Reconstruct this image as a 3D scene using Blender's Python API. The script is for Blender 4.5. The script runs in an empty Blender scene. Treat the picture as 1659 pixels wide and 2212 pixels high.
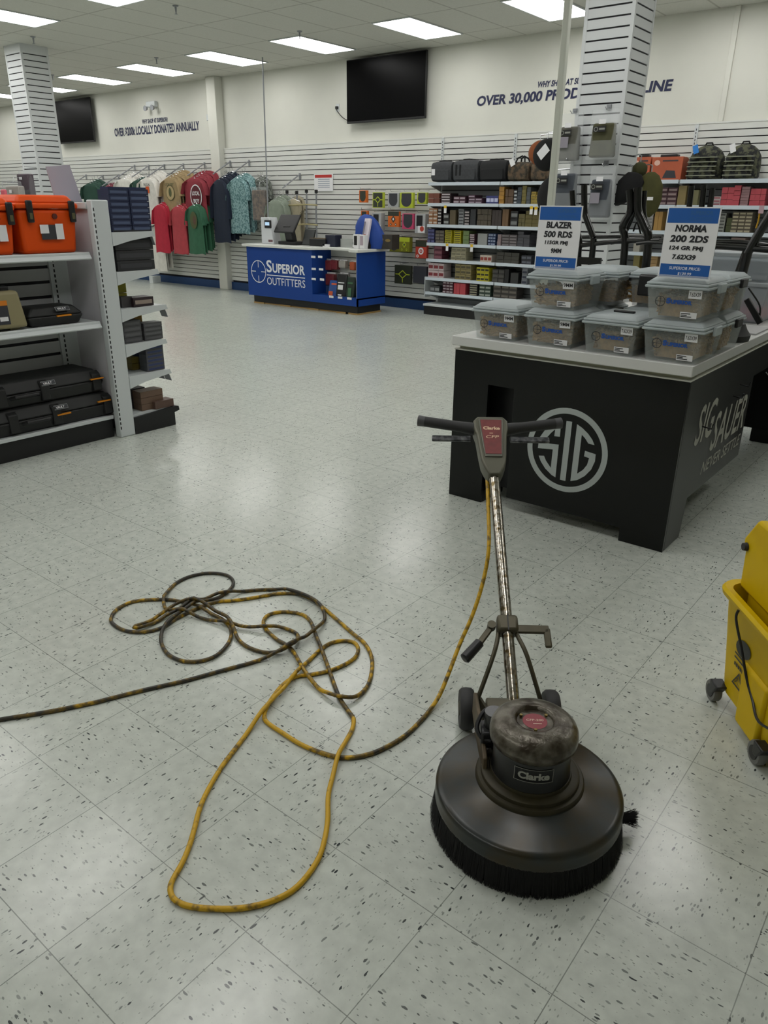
import bpy, bmesh, math, random
from mathutils import Vector, Matrix
from math import sin, cos, pi, radians, atan2, sqrt
random.seed(7)
SC = bpy.context.scene
COL = SC.collection

# ------------------------------------------------------------------ camera
CAMP = Vector((1.59425, -0.75811, 1.52655))
YAW, PITCH, ROLL, FPX = 0.66827, 0.388953, 0.0110078, 1612.33
_f = Vector((-sin(YAW)*cos(PITCH), cos(YAW)*cos(PITCH), -sin(PITCH)))
_r = Vector((cos(YAW), sin(YAW), 0)); _u = _r.cross(_f)
CR = cos(ROLL)*_r + sin(ROLL)*_u; CU = -sin(ROLL)*_r + cos(ROLL)*_u; CF = _f
cam = bpy.data.cameras.new('camera'); cam_o = bpy.data.objects.new('camera', cam); COL.objects.link(cam_o)
cam.sensor_fit = 'VERTICAL'; cam.sensor_height = 24.0; cam.lens = 24.0*FPX/2212.0
cam.clip_start = 0.05; cam.clip_end = 100
mw = Matrix(((CR.x, CU.x, -CF.x, CAMP.x), (CR.y, CU.y, -CF.y, CAMP.y), (CR.z, CU.z, -CF.z, CAMP.z), (0, 0, 0, 1)))
cam_o.matrix_world = mw
SC.camera = cam_o

def P(px, py, x=None, y=None, z=None):
    """point of the room seen at a pixel of the photo, on a given real plane"""
    d = CF*FPX + CR*(px-829.5) - CU*(py-1106)
    if x is not None: t = (x-CAMP.x)/d.x
    elif y is not None: t = (y-CAMP.y)/d.y
    else: t = (z-CAMP.z)/d.z
    return CAMP + d*t

# ------------------------------------------------------------------ world, exposure, lamp strength
w = bpy.data.worlds.new('world'); SC.world = w; w.use_nodes = True
w.node_tree.nodes['Background'].inputs[0].default_value = (0.5, 0.55, 0.6, 1)
w.node_tree.nodes['Background'].inputs[1].default_value = 0.02
SC.view_settings.view_transform = 'Standard'; SC.view_settings.look = 'None'
SC.view_settings.gamma = 1.0; SC.view_settings.use_curve_mapping = False
SC.view_settings.exposure = 0.98
SC.cycles.sample_clamp_indirect = 3.0; SC.cycles.caustics_reflective = False; SC.cycles.caustics_refractive = False
LAMP = 4.2          # radiance of the ceiling diffusers
CEIL = 3.606
WY = 9.25           # back wall plane
ROWS = [8.12, 4.63, 1.25, -2.3]
COLS = [-3.13-1.82*k for k in range(-3, 10)]

# ------------------------------------------------------------------ materials
def lin(c):
    if isinstance(c, str):
        c = c.lstrip('#'); c = [int(c[i:i+2], 16)/255 for i in (0, 2, 4)]
    return tuple(x/12.92 if x <= 0.04045 else ((x+0.055)/1.055)**2.4 for x in c)
_M = {}
def M(name, col, rough=0.5, metal=0.0, var=0.0, scale=8.0, bump=0.0, col2=None, coat=0.0, spec=0.5, emit=0.0, thr=None, detail=4.0):
    if name in _M: return _M[name]
    m = bpy.data.materials.new(name); m.use_nodes = True; nt = m.node_tree; b = nt.nodes['Principled BSDF']
    c = lin(col); b.inputs['Base Color'].default_value = (*c, 1)
    b.inputs['Roughness'].default_value = rough; b.inputs['Metallic'].default_value = metal
    b.inputs['Coat Weight'].default_value = coat; b.inputs['Specular IOR Level'].default_value = spec
    if emit: b.inputs['Emission Color'].default_value = (*c, 1); b.inputs['Emission Strength'].default_value = emit
    if col2 is not None or var or bump:
        tc = nt.nodes.new('ShaderNodeTexCoord'); n = nt.nodes.new('ShaderNodeTexNoise')
        n.inputs['Scale'].default_value = scale; n.inputs['Detail'].default_value = detail
        nt.links.new(tc.outputs['Object'], n.inputs['Vector'])
        if col2 is not None or var:
            r = nt.nodes.new('ShaderNodeValToRGB')
            c2 = lin(col2) if col2 is not None else tuple(x*(1-var) for x in c)
            t0, t1 = thr if thr else (0.35, 0.65)
            r.color_ramp.elements[0].position = t0; r.color_ramp.elements[1].position = t1
            r.color_ramp.elements[0].color = (*c2, 1); r.color_ramp.elements[1].color = (*c, 1)
            nt.links.new(n.outputs[0], r.inputs[0]); nt.links.new(r.outputs[0], b.inputs['Base Color'])
        if bump:
            bp = nt.nodes.new('ShaderNodeBump'); bp.inputs['Strength'].default_value = bump; bp.inputs['Distance'].default_value = 0.01
            nt.links.new(n.outputs[0], bp.inputs['Height']); nt.links.new(bp.outputs[0], b.inputs['Normal'])
    _M[name] = m; return m
def clear(name, col, alpha, rough=0.3, transl=0.0):
    """cloudy plastic: part see-through, part scattering"""
    if name in _M: return _M[name]
    m = bpy.data.materials.new(name); m.use_nodes = True; nt = m.node_tree; b = nt.nodes['Principled BSDF']
    b.inputs['Base Color'].default_value = (*lin(col), 1); b.inputs['Roughness'].default_value = rough
    tr = nt.nodes.new('ShaderNodeBsdfTransparent'); mx = nt.nodes.new('ShaderNodeMixShader'); mx.inputs[0].default_value = alpha
    out = nt.nodes['Material Output']
    src = b.outputs[0]
    if transl:
        tl = nt.nodes.new('ShaderNodeBsdfTranslucent'); tl.inputs[0].default_value = (*lin(col), 1)
        m2 = nt.nodes.new('ShaderNodeMixShader'); m2.inputs[0].default_value = transl
        nt.links.new(b.outputs[0], m2.inputs[1]); nt.links.new(tl.outputs[0], m2.inputs[2]); src = m2.outputs[0]
    nt.links.new(tr.outputs[0], mx.inputs[1]); nt.links.new(src, mx.inputs[2]); nt.links.new(mx.outputs[0], out.inputs[0])
    _M[name] = m; return m

def floor_mat():
    m = bpy.data.materials.new('speckled_vinyl_tile'); m.use_nodes = True; nt = m.node_tree; N = nt.nodes; L = nt.links
    b = N['Principled BSDF']
    tc = N.new('ShaderNodeTexCoord'); sep = N.new('ShaderNodeSeparateXYZ'); L.new(tc.outputs['Object'], sep.inputs[0])
    def mth(op, a, b_=None, c=None):
        n = N.new('ShaderNodeMath'); n.operation = op
        for i, v in enumerate((a, b_, c)):
            if v is None: continue
            if isinstance(v, (int, float)): n.inputs[i].default_value = v
            else: L.new(v, n.inputs[i])
        return n.outputs[0]
    T = 0.3048
    ux = mth('DIVIDE', sep.outputs[0], T); uy = mth('DIVIDE', sep.outputs[1], T)
    ix = mth('FLOOR', ux); iy = mth('FLOOR', uy)
    fx = mth('SUBTRACT', ux, ix); fy = mth('SUBTRACT', uy, iy)
    # joint distance
    dx = mth('MINIMUM', fx, mth('SUBTRACT', 1.0, fx)); dy = mth('MINIMUM', fy, mth('SUBTRACT', 1.0, fy))
    d = mth('MINIMUM', dx, dy)
    joint = mth('LESS_THAN', d, 0.0038)
    # some joints fainter
    # alternate tile direction
    par = mth('MODULO', mth('ADD', mth('ADD', ix, iy), 1000.0), 2.0)
    inv = mth('SUBTRACT', 1.0, par)
    sx = mth('ADD', mth('MULTIPLY', sep.outputs[0], par), mth('MULTIPLY', sep.outputs[1], inv))
    sy = mth('ADD', mth('MULTIPLY', sep.outputs[1], par), mth('MULTIPLY', sep.outputs[0], inv))
    def streak(fa, fb, thr, w, seed):
        cb = N.new('ShaderNodeCombineXYZ')
        wob = N.new('ShaderNodeTexNoise'); wob.inputs['Scale'].default_value = 14
        L.new(tc.outputs['Object'], wob.inputs['Vector'])
        wa = mth('MULTIPLY', mth('SUBTRACT', wob.outputs[0], 0.5), 1.6)
        L.new(mth('ADD', mth('ADD', mth('MULTIPLY', sx, fa), wa), mth('MULTIPLY', ix, 3.37)), cb.inputs[0]); L.new(mth('ADD', mth('ADD', mth('MULTIPLY', sy, fb), wa), mth('MULTIPLY_ADD', iy, 7.13, seed)), cb.inputs[1])
        L.new(mth('ADD', mth('MULTIPLY', ix, 3.7), mth('ADD', mth('MULTIPLY', iy, 5.3), seed)), cb.inputs[2])
        v = N.new('ShaderNodeTexVoronoi'); v.voronoi_dimensions = '2D'; v.inputs['Scale'].default_value = 1.0
        L.new(cb.outputs[0], v.inputs['Vector'])
        sepc = N.new('ShaderNodeSeparateColor'); L.new(v.outputs['Color'], sepc.inputs[0])
        rad = mth('MULTIPLY', sepc.outputs[0], w)
        return mth('MULTIPLY', mth('LESS_THAN', v.outputs['Distance'], rad), mth('GREATER_THAN', sepc.outputs[1], thr)), sepc.outputs[2]
    s1, r1 = streak(52, 135, 0.84, 0.40, 0.0)
    s2, r2 = streak(95, 210, 0.82, 0.40, 31.0)
    n1 = N.new('ShaderNodeTexNoise'); n1.inputs['Scale'].default_value = 26; n1.inputs['Detail'].default_value = 5
    L.new(tc.outputs['Object'], n1.inputs['Vector'])
    n2 = N.new('ShaderNodeTexNoise'); n2.inputs['Scale'].default_value = 1.3; n2.inputs['Detail'].default_value = 3
    L.new(tc.outputs['Object'], n2.inputs['Vector'])
    ramp = N.new('ShaderNodeValToRGB'); ramp.color_ramp.elements[0].position = 0.3; ramp.color_ramp.elements[1].position = 0.7
    ramp.color_ramp.elements[0].color = (*lin('#babfb7'), 1); ramp.color_ramp.elements[1].color = (*lin('#cacfc6'), 1)
    L.new(n1.outputs[0], ramp.inputs[0])
    def mix(f, a, c, blend='MIX'):
        n = N.new('ShaderNodeMix'); n.data_type = 'RGBA'; n.blend_type = blend
        if isinstance(f, (int, float)): n.inputs[0].default_value = f
        else: L.new(f, n.inputs[0])
        L.new(a, n.inputs[6])
        if isinstance(c, tuple): n.inputs[7].default_value = (*c, 1)
        else: L.new(c, n.inputs[7])
        return n.outputs[2]
    c = ramp.outputs[0]
    c = mix(mth('MULTIPLY', s2, mth('MULTIPLY', r2, 0.7)), c, lin('#70746c'))
    c = mix(mth('MULTIPLY', s1, mth('MULTIPLY_ADD', r1, 0.65, 0.35)), c, lin('#2c3033'))
    # pale tile-to-tile change
    wn = N.new('ShaderNodeTexWhiteNoise'); cb2 = N.new('ShaderNodeCombineXYZ'); L.new(ix, cb2.inputs[0]); L.new(iy, cb2.inputs[1]); L.new(cb2.outputs[0], wn.inputs['Vector'])
    c = mix(mth('MULTIPLY', wn.outputs[0], 0.05), c, lin('#8d9088'))
    jn = mth('MULTIPLY', joint, mth('MULTIPLY_ADD', n2.outputs[0], 0.8, 0.2))
    c = mix(jn, c, lin('#4a4c48'))
    L.new(c, b.inputs['Base Color'])
    rr = mth('MULTIPLY_ADD', n2.outputs[0], 0.10, 0.16)
    L.new(rr, b.inputs['Roughness'])
    b.inputs['Specular IOR Level'].default_value = 0.5
    return m

def ceil_mat():
    m = bpy.data.materials.new('acoustic_ceiling_tile'); m.use_nodes = True; nt = m.node_tree; N = nt.nodes; L = nt.links
    b = N['Principled BSDF']; b.inputs['Roughness'].default_value = 0.9
    tc = N.new('ShaderNodeTexCoord'); sep = N.new('ShaderNodeSeparateXYZ'); L.new(tc.outputs['Object'], sep.inputs[0])
    def mth(op, a, b_=None):
        n = N.new('ShaderNodeMath'); n.operation = op
        for i, v in enumerate((a, b_)):
            if v is None: continue
            if isinstance(v, (int, float)): n.inputs[i].default_value = v
            else: L.new(v, n.inputs[i])
        return n.outputs[0]
    def line(ax, off, per, wd):
        u = mth('DIVIDE', mth('ADD', sep.outputs[ax], 100*per-off), per); f = mth('FRACT', u)
        dd = mth('MULTIPLY', mth('MINIMUM', f, mth('SUBTRACT', 1.0, f)), per)
        return mth('LESS_THAN', dd, wd)
    g = mth('MAXIMUM', line(0, -3.433, 0.6067, 0.012), line(1, 7.54, 1.163, 0.012))
    n1 = N.new('ShaderNodeTexNoise'); n1.inputs['Scale'].default_value = 60; L.new(tc.outputs['Object'], n1.inputs['Vector'])
    r = N.new('ShaderNodeValToRGB'); r.color_ramp.elements[0].color = (*lin('#c0c0b8'), 1); r.color_ramp.elements[1].color = (*lin('#d2d2ca'), 1)
    L.new(n1.outputs[0], r.inputs[0])
    mx = N.new('ShaderNodeMix'); mx.data_type = 'RGBA'; L.new(mth('MULTIPLY', g, 0.55), mx.inputs[0]); L.new(r.outputs[0], mx.inputs[6]); mx.inputs[7].default_value = (*lin('#8f8d84'), 1)
    L.new(mx.outputs[2], b.inputs['Base Color'])
    return m

WHITE = M('white_paint', '#d6d6cd', 0.7, var=0.03, scale=3)
SLAT = M('white_slat_board', '#d6d7d2', 0.45)
GROOVE = M('dark_slot', '#1c1a20', 0.7)
METW = M('white_powder_coated_steel', '#ccd1d2', 0.4)
METG = M('grey_powder_coated_steel', '#8d9094', 0.45)
BLACKP = M('black_plastic', '#141416', 0.42)
BLACKF = M('black_fabric', '#101012', 0.9)
CHROME = M('chrome_wire', '#c6c8cb', 0.25, 0.9)
NAVYV = M('navy_vinyl', '#16224a', 0.5)
BLUEL = M('royal_blue_laminate', '#143f8c', .45, spec=.3)
PAPER = M('white_paper', '#e4e4e6', 0.6)
INK = M('black_ink', '#1b1c22', 0.6)
RAILM = M('clear_price_rail', '#c9d3dc', 0.25, coat=0.6)

# ------------------------------------------------------------------ mesh builder
class MB:
    def __init__(s, o=(0, 0, 0)): s.v = []; s.f = []; s.m = []; s.o = Vector(o); s.mi = 0
    def add(s, vs, fs, mi=None):
        n = len(s.v); s.v += [Vector(v)-s.o for v in vs]; s.f += [tuple(i+n for i in f) for f in fs]
        s.m += [s.mi if mi is None else mi]*len(fs); return s
    def box(s, x0, x1, y0, y1, z0, z1, mi=None):
        return s.add([(x, y, z) for z in (z0, z1) for y in (y0, y1) for x in (x0, x1)],
                     [(0, 2, 3, 1), (4, 5, 7, 6), (0, 1, 5, 4), (2, 6, 7, 3), (0, 4, 6, 2), (1, 3, 7, 5)], mi)
    def obox(s, c, ax, ay, az, hx, hy, hz, mi=None):
        c = Vector(c); ax = Vector(ax).normalized(); ay = Vector(ay).normalized(); az = Vector(az).normalized()
        return s.add([c+ax*x*hx+ay*y*hy+az*z*hz for z in (-1, 1) for y in (-1, 1) for x in (-1, 1)],
                     [(0, 2, 3, 1), (4, 5, 7, 6), (0, 1, 5, 4), (2, 6, 7, 3), (0, 4, 6, 2), (1, 3, 7, 5)], mi)
    def hexa(s, b, t, mi=None):
        return s.add(list(b)+list(t), [(3, 2, 1, 0), (4, 5, 6, 7), (0, 1, 5, 4), (1, 2, 6, 5), (2, 3, 7, 6), (3, 0, 4, 7)], mi)
    def taper(s, x0, x1, y0, y1, z0, z1, ins, mi=None):
        """box whose bottom is inset by ins"""
        return s.hexa([(x0+ins, y0+ins, z0), (x1-ins, y0+ins, z0), (x1-ins, y1-ins, z0), (x0+ins, y1-ins, z0)],
                      [(x0, y0, z1), (x1, y0, z1), (x1, y1, z1), (x0, y1, z1)], mi)
    def tube(s, pts, r, n=8, cap=True, mi=None, flat=1.0):
        pts = [Vector(p) for p in pts]; k = len(pts); rr = r if isinstance(r, (list, tuple)) else [r]*k
        vs = []; up = None
        for i, p in enumerate(pts):
            d = (pts[min(i+1, k-1)]-pts[max(i-1, 0)]).normalized()
            if up is None:
                up = Vector((0, 0, 1)) if abs(d.z) < 0.9 else Vector((1, 0, 0))
            a = d.cross(up)
            if a.length < 1e-4: a = d.orthogonal()
            a.normalize(); b = a.cross(d).normalized(); up = b
            for j in range(n):
                t = 2*pi*j/n; vs.append(p+a*cos(t)*rr[i]+b*sin(t)*rr[i]*flat)
        fs = [(i*n+j, i*n+(j+1) % n, (i+1)*n+(j+1) % n, (i+1)*n+j) for i in range(k-1) for j in range(n)]
        if cap: fs += [tuple(range(n))[::-1], tuple((k-1)*n+j for j in range(n))]
        return s.add(vs, fs, mi)
    def lathe(s, prof, n=32, c=(0, 0, 0), axis='z', mi=None, ax=None):
        c = Vector(c); vs = []
        for r, z in prof:
            for j in range(n):
                t = 2*pi*j/n; a, b = r*cos(t), r*sin(t)
                if ax: q = ax[0]*a+ax[1]*b+ax[2]*z
                else: q = Vector((a, b, z)) if axis == 'z' else (Vector((z, a, b)) if axis == 'x' else Vector((a, z, b)))
                vs.append(c+q)
        k = len(prof)
        fs = [(i*n+j, i*n+(j+1) % n, (i+1)*n+(j+1) % n, (i+1)*n+j) for i in range(k-1) for j in range(n)]
        if prof[0][0] > 1e-5: fs.append(tuple(range(n))[::-1])
        if prof[-1][0] > 1e-5: fs.append(tuple((k-1)*n+j for j in range(n)))
        return s.add(vs, fs, mi)
    def prism(s, poly, fn, mi=None):
        """poly of 2D points, fn(u,v,t) with t 0..1 gives 3D"""
        n = len(poly); vs = [fn(u, v, 0) for u, v in poly]+[fn(u, v, 1) for u, v in poly]
        fs = [tuple(range(n))[::-1], tuple(range(n, 2*n))]+[(i, (i+1) % n, n+(i+1) % n, n+i) for i in range(n)]
        return s.add(vs, fs, mi)
    def mesh(s, name, mats, smooth=False, ang=38):
        me = bpy.data.meshes.new(name); me.from_pydata([tuple(v) for v in s.v], [], s.f)
        if not isinstance(mats, (list, tuple)): mats = [mats]
        for m in mats: me.materials.append(m)
        me.polygons.foreach_set('material_index', s.m)
        bm = bmesh.new(); bm.from_mesh(me)
        bmesh.ops.remove_doubles(bm, verts=bm.verts, dist=1e-6)
        bmesh.ops.recalc_face_normals(bm, faces=bm.faces)
        bm.to_mesh(me); bm.free()
        if smooth:
            me.polygons.foreach_set('use_smooth', [True]*len(me.polygons)); me.set_sharp_from_angle(angle=radians(ang))
        me.update(); return me
    def build(s, name, mats, parent=None, smooth=False, bevel=0.0, loc=None, rz=0.0, seg=2, ang=38):
        me = s.mesh(name, mats, smooth, ang); o = bpy.data.objects.new(name, me); COL.objects.link(o)
        if parent: o.parent = parent
        if loc is not None: o.location = loc
        o.rotation_euler = (0, 0, rz)
        if bevel:
            b = o.modifiers.new('bevel', 'BEVEL'); b.width = bevel; b.segments = seg; b.limit_method = 'ANGLE'; b.angle_limit = radians(40)
            b.harden_normals = False
            me.polygons.foreach_set('use_smooth', [True]*len(me.polygons)); me.set_sharp_from_angle(angle=radians(50))
        return o

def thing(name, label, cat, loc=(0, 0, 0), rz=0.0, group=None, rot=None):
    o = bpy.data.objects.new(name, None); COL.objects.link(o); o.location = loc
    o.rotation_euler = rot if rot else (0, 0, rz); o.empty_display_size = 0.1
    o['label'] = label; o['category'] = cat
    if group: o['group'] = group
    return o
def tag(o, label, cat, group=None, kind=None):
    o['label'] = label; o['category'] = cat
    if group: o['group'] = group
    if kind: o['kind'] = kind
    return o
def struct(o, label=None, cat=None):
    o['kind'] = 'structure'
    if label: o['label'] = label
    if cat: o['category'] = cat
    return o

def dup(root, loc, rz=None, label=None, group=None, rot=None):
    r = root.copy(); COL.objects.link(r); r.location = loc
    if rz is not None: r.rotation_euler = (0, 0, rz)
    if rot is not None: r.rotation_euler = rot
    if label: r['label'] = label
    if group: r['group'] = group
    for ch in list(root.children):
        c = ch.copy(); COL.objects.link(c); c.parent = r
        for g in list(ch.children):
            d = g.copy(); COL.objects.link(d); d.parent = c
    return r

_TXT = {}
def text_mesh(txt, bold=0.0):
    k = (txt, bold)
    if k in _TXT: return _TXT[k]
    cu = bpy.data.curves.new('t', 'FONT'); cu.body = txt; cu.offset = bold; cu.resolution_u = 3
    o = bpy.data.objects.new('t', cu); COL.objects.link(o)
    bpy.context.view_layer.update()
    dg = bpy.context.evaluated_depsgraph_get(); me = bpy.data.meshes.new_from_object(o.evaluated_get(dg))
    vs = [(v.co.x, v.co.y) for v in me.vertices]; fs = [tuple(p.vertices) for p in me.polygons]
    bpy.data.objects.remove(o); bpy.data.curves.remove(cu); bpy.data.meshes.remove(me)
    x0 = min(v[0] for v in vs); x1 = max(v[0] for v in vs); y0 = min(v[1] for v in vs); y1 = max(v[1] for v in vs)
    vs = [((a-x0)/(x1-x0), (b-y0)/(y1-y0)) for a, b in vs]
    _TXT[k] = (vs, fs); return _TXT[k]
def put_text(mb, txt, o, r, u, wd, h, slant=0.0, bold=0.0, mi=None, warp=None, lift=0.0):
    vs, fs = text_mesh(txt, bold); o = Vector(o); r = Vector(r).normalized(); u = Vector(u).normalized()
    n = r.cross(u)
    if warp: pts = [warp(a*wd+slant*b*h, b*h) for a, b in vs]
    else: pts = [o+r*(a*wd+slant*b*h)+u*(b*h)+n*lift for a, b in vs]
    return mb.add(pts, fs, mi)
def plain_build(mb, name, mat, parent=None, loc=None, rz=0.0):
    """flat lettering and decals: keep face order as made"""
    me = bpy.data.meshes.new(name); me.from_pydata([tuple(v) for v in mb.v], [], mb.f)
    for m in (mat if isinstance(mat, (list, tuple)) else [mat]): me.materials.append(m)
    me.polygons.foreach_set('material_index', mb.m)
    o = bpy.data.objects.new(name, me); COL.objects.link(o)
    if parent: o.parent = parent
    if loc is not None: o.location = loc
    o.rotation_euler = (0, 0, rz)
    return o
def ring(mb, c, r, u, ro, ri, n=48, mi=None):
    c = Vector(c); r = Vector(r); u = Vector(u)
    vs = [c+(r*cos(2*pi*i/n)+u*sin(2*pi*i/n))*q for q in (ri, ro) for i in range(n)]
    return mb.add(vs, [(i, (i+1) % n, n+(i+1) % n, n+i) for i in range(n)], mi)
def disc(mb, c, r, u, ra, rb=None, n=24, mi=None):
    c = Vector(c); r = Vector(r); u = Vector(u); rb = ra if rb is None else rb
    return mb.add([c+r*cos(2*pi*i/n)*ra+u*sin(2*pi*i/n)*rb for i in range(n)], [tuple(range(n))], mi)
def quad(mb, o, r, u, wd, h, mi=None, lift=0.0):
    o = Vector(o); r = Vector(r).normalized(); u = Vector(u).normalized(); o = o+r.cross(u)*lift
    return mb.add([o, o+r*wd, o+r*wd+u*h, o+u*h], [(0, 1, 2, 3)], mi)
X = Vector((1, 0, 0)); Y = Vector((0, 1, 0)); Z = Vector((0, 0, 1))
ORD = ['bottom', 'second', 'third', 'fourth', 'fifth', 'sixth', 'seventh', 'eighth', 'ninth', 'tenth']
ORL = ['first', 'second', 'third', 'fourth', 'fifth', 'sixth', 'seventh', 'eighth']

# ================================================================== THE ROOM
XL, XR, YF = -21.0, 5.5, -7.0
struct(MB().box(XL, XR, YF, WY, -0.1, 0).build('floor', floor_mat()))
struct(MB().box(XL, XR, YF, WY, CEIL, CEIL+0.1).build('ceiling', ceil_mat()))
struct(MB().box(XL, XR, WY, WY+0.15, 0, CEIL).build('wall_back', WHITE))
struct(MB().box(XL-0.15, XL, YF, WY, 0, CEIL).build('wall_left', WHITE))
struct(MB().box(XR, XR+0.15, YF, WY, 0, CEIL).build('wall_right', WHITE))
struct(MB().box(XL, XR, YF-0.15, YF, 0, CEIL).build('wall_front', WHITE))
PIT = 0.0762
def slats(x0, x1, name, z0=0.14, z1=2.45):
    mb = MB(); mb.box(x0, x1, 9.232, 9.25, z0, z1, 1)
    z = z1
    while z-PIT > z0-0.01:
        mb.box(x0, x1, 9.2, 9.233, max(z-PIT+0.011, z0), z, 0); z -= PIT
    mb.box(x0, x1, 9.195, 9.25, z1, z1+0.018, 0)
    return struct(mb.build(name, [SLAT, GROOVE]))
slats(XL, -10.31, 'trim_1'); slats(-10.07, -5.27, 'trim_2'); slats(-5.27, 2.6, 'trim_3')
struct(MB().box(-10.31, -10.07, 9.08, 9.25, 0, CEIL).build('trim_4', WHITE, bevel=0.01))
struct(MB().box(-1.44, -1.38, 9.225, 9.25, 2.47, CEIL).build('trim_5', WHITE, bevel=0.005))
struct(MB().box(XL, -10.31, 9.185, 9.25, 0, 0.14).build('baseboard_back_left', M('blue_baseboard', '#1d3f6e', 0.5)))
struct(MB().box(-10.07, 2.6, 9.185, 9.25, 0, 0.14).build('baseboard_back', _M['blue_baseboard']))
# metal standards of the right hand shelving
for k, sx in enumerate((-5.25, -4.05, -2.85, -1.65, -0.45, 0.75)):
    mb = MB().box(sx-0.02, sx+0.02, 9.185, 9.2, 0.14, 2.45, 0)
    for i in range(60): mb.box(sx-0.004, sx+0.004, 9.183, 9.186, 0.2+i*0.037, 0.222+i*0.037, 1)
    struct(mb.build('trim_%d' % (6+k), [METW, GROOVE]))

# ceiling lights
LM = bpy.data.materials.new('lit_diffuser'); LM.use_nodes = True
_b = LM.node_tree.nodes['Principled BSDF']; _b.inputs['Base Color'].default_value = (0.8, 0.8, 0.8, 1)
_b.inputs['Emission Color'].default_value = (1.0, 0.99, 0.968, 1); _b.inputs['Emission Strength'].default_value = LAMP
light0 = None
RN = ['back wall row', 'second row from the back wall', 'third row from the back wall', 'row behind the camera']
for ri, ry in enumerate(ROWS):
    for ci, cx in enumerate(COLS):
        if cx > XR-0.5: continue
        if ri > 0 and ci > 10: continue
        if ri >= 2 and cx > 0.6: continue  # last unseen column inside this limit is added to brighten the foreground floor
        lab = 'lit white rectangular ceiling light panel, %s, %s column' % (['back row', 'second row', 'third row', 'fourth row'][ri], ['rightmost', 'second', 'third', 'fourth', 'fifth', 'sixth', 'seventh', 'eighth', 'ninth', 'tenth', 'eleventh', 'twelfth', 'thirteenth'][ci])
        if light0 is None:
            light0 = thing('ceiling_light', lab, 'ceiling light', (cx, ry, CEIL), 0, 'recessed ceiling light panels')
            mb = MB()
            for a in ((-.3, -.28, -.58, .58), (.28, .3, -.58, .58), (-.28, .28, -.58, -.56), (-.28, .28, .56, .58)):
                mb.box(*a, -0.012, -0.0005)
            mb.build('frame', METW, light0)
            MB().box(-.28, .28, -.56, .56, -0.008, -0.0005).build('diffuser', LM, light0)
        else: dup(light0, (cx, ry, CEIL), 0, lab)

# sprinklers
spr = [(-9.5, 5.5, 'nearest the left slatted column'), (-9.43, 7.43, 'between the back wall lights, left'), (-6.5, 5.58, 'at the top edge of the photo'),
       (-6.29, 7.36, 'above the wall television'), (-12.37, 7.38, 'just right of the left slatted column top')]
s0 = None
for sx, sy, d in spr:
    if s0 is None:
        s0 = thing('fire_sprinkler', 'small metal fire sprinkler in ceiling '+d, 'sprinkler', (sx, sy, CEIL))
        MB().lathe([(0.0, 0), (0.035, -0.001), (0.03, -0.012), (0.012, -0.016), (0, -0.016)], 16).build('escutcheon', METG, s0, True)
        MB().lathe([(0.0, -0.01), (0.012, -0.012), (0.01, -0.05), (0.005, -0.08), (0.018, -0.082), (0.018, -0.086), (0, -0.086)], 12).build('nozzle', METG, s0, True)
    else: dup(s0, (sx, sy, CEIL), 0, 'small metal fire sprinkler in ceiling '+d)

# slatted columns
def column(n, x0, x1, y0, y1, top_off=0.0):
    mb = MB(); e = 0.03; p = 0.0787
    mb.box(x0+0.012, x1-0.012, y0+0.012, y1-0.012, 0, CEIL, 1)
    z = CEIL-0.02-top_off
    mb.box(x0+0.002, x1-0.002, y0+0.002, y1-0.002, z, CEIL, 0)
    while z > 0.05:
        mb.box(x0+0.002, x1-0.002, y0+0.002, y1-0.002, max(z-p+0.013, 0), z, 0); z -= p
    for cx in (x0, x1-e):
        for cy in (y0, y1-e): mb.box(cx, cx+e, cy, cy+e, 0, CEIL, 0)
    return struct(mb.build('column_%d' % n, [M('column_slat_board', '#cfd2d3', 0.42), GROOVE], bevel=0.0))
column(1, -10.52, -10.07, 5.6, 6.02, 0.03)
column(2, -1.68, -1.245, 6.02, 6.45, 0.06)

# power poles
mb = MB().tube([(-8.1, 8.36, 0.93), (-8.06, 8.36, CEIL)], 0.011, 10); tag(mb.build('power_pole', METG, None, True), 'thin grey pole from the blue counter up to the ceiling', 'pole')
PPX, PPY = -0.876, 4.12
mb = MB().box(PPX-0.021, PPX+0.021, PPY-0.021, PPY+0.021, 0.9, CEIL); tag(mb.build('power_pole', M('cream_pole', '#cfd2c6', 0.4), None, False, 0.006), 'pale square pole rising from the black table to the ceiling', 'pole')

# televisions
def tv(x0, x1, z0, z1, label, refl=False):
    t = thing('television', label, 'television', ((x0+x1)/2, WY-0.05, (z0+z1)/2)); o = t.location
    W, H = (x1-x0)/2, (z1-z0)/2
    tt = t
    MB().box(-W, W, -0.08, -0.04, -H, H).build('casing', BLACKP, t, bevel=0.006)
    MB().box(-W+0.012, W-0.012, -0.0825, -0.08, -H+0.03, H-0.012).build('screen', M('black_glass_screen', '#040405', 0.3, spec=.08), t)
    MB().box(-0.25, 0.25, -0.041, 0.049, -0.2, 0.2).build('wall_bracket', BLACKP, t)
    t.rotation_euler = (radians(0), 0, 0)
    return t
tv(-7.03, -5.53, 2.71, 3.57, 'large black flat television on white wall above the slat wall centre')
tv(-15.55, -14.08, 2.72, 3.55, 'large black flat television on far wall beside left slatted column')
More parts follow.
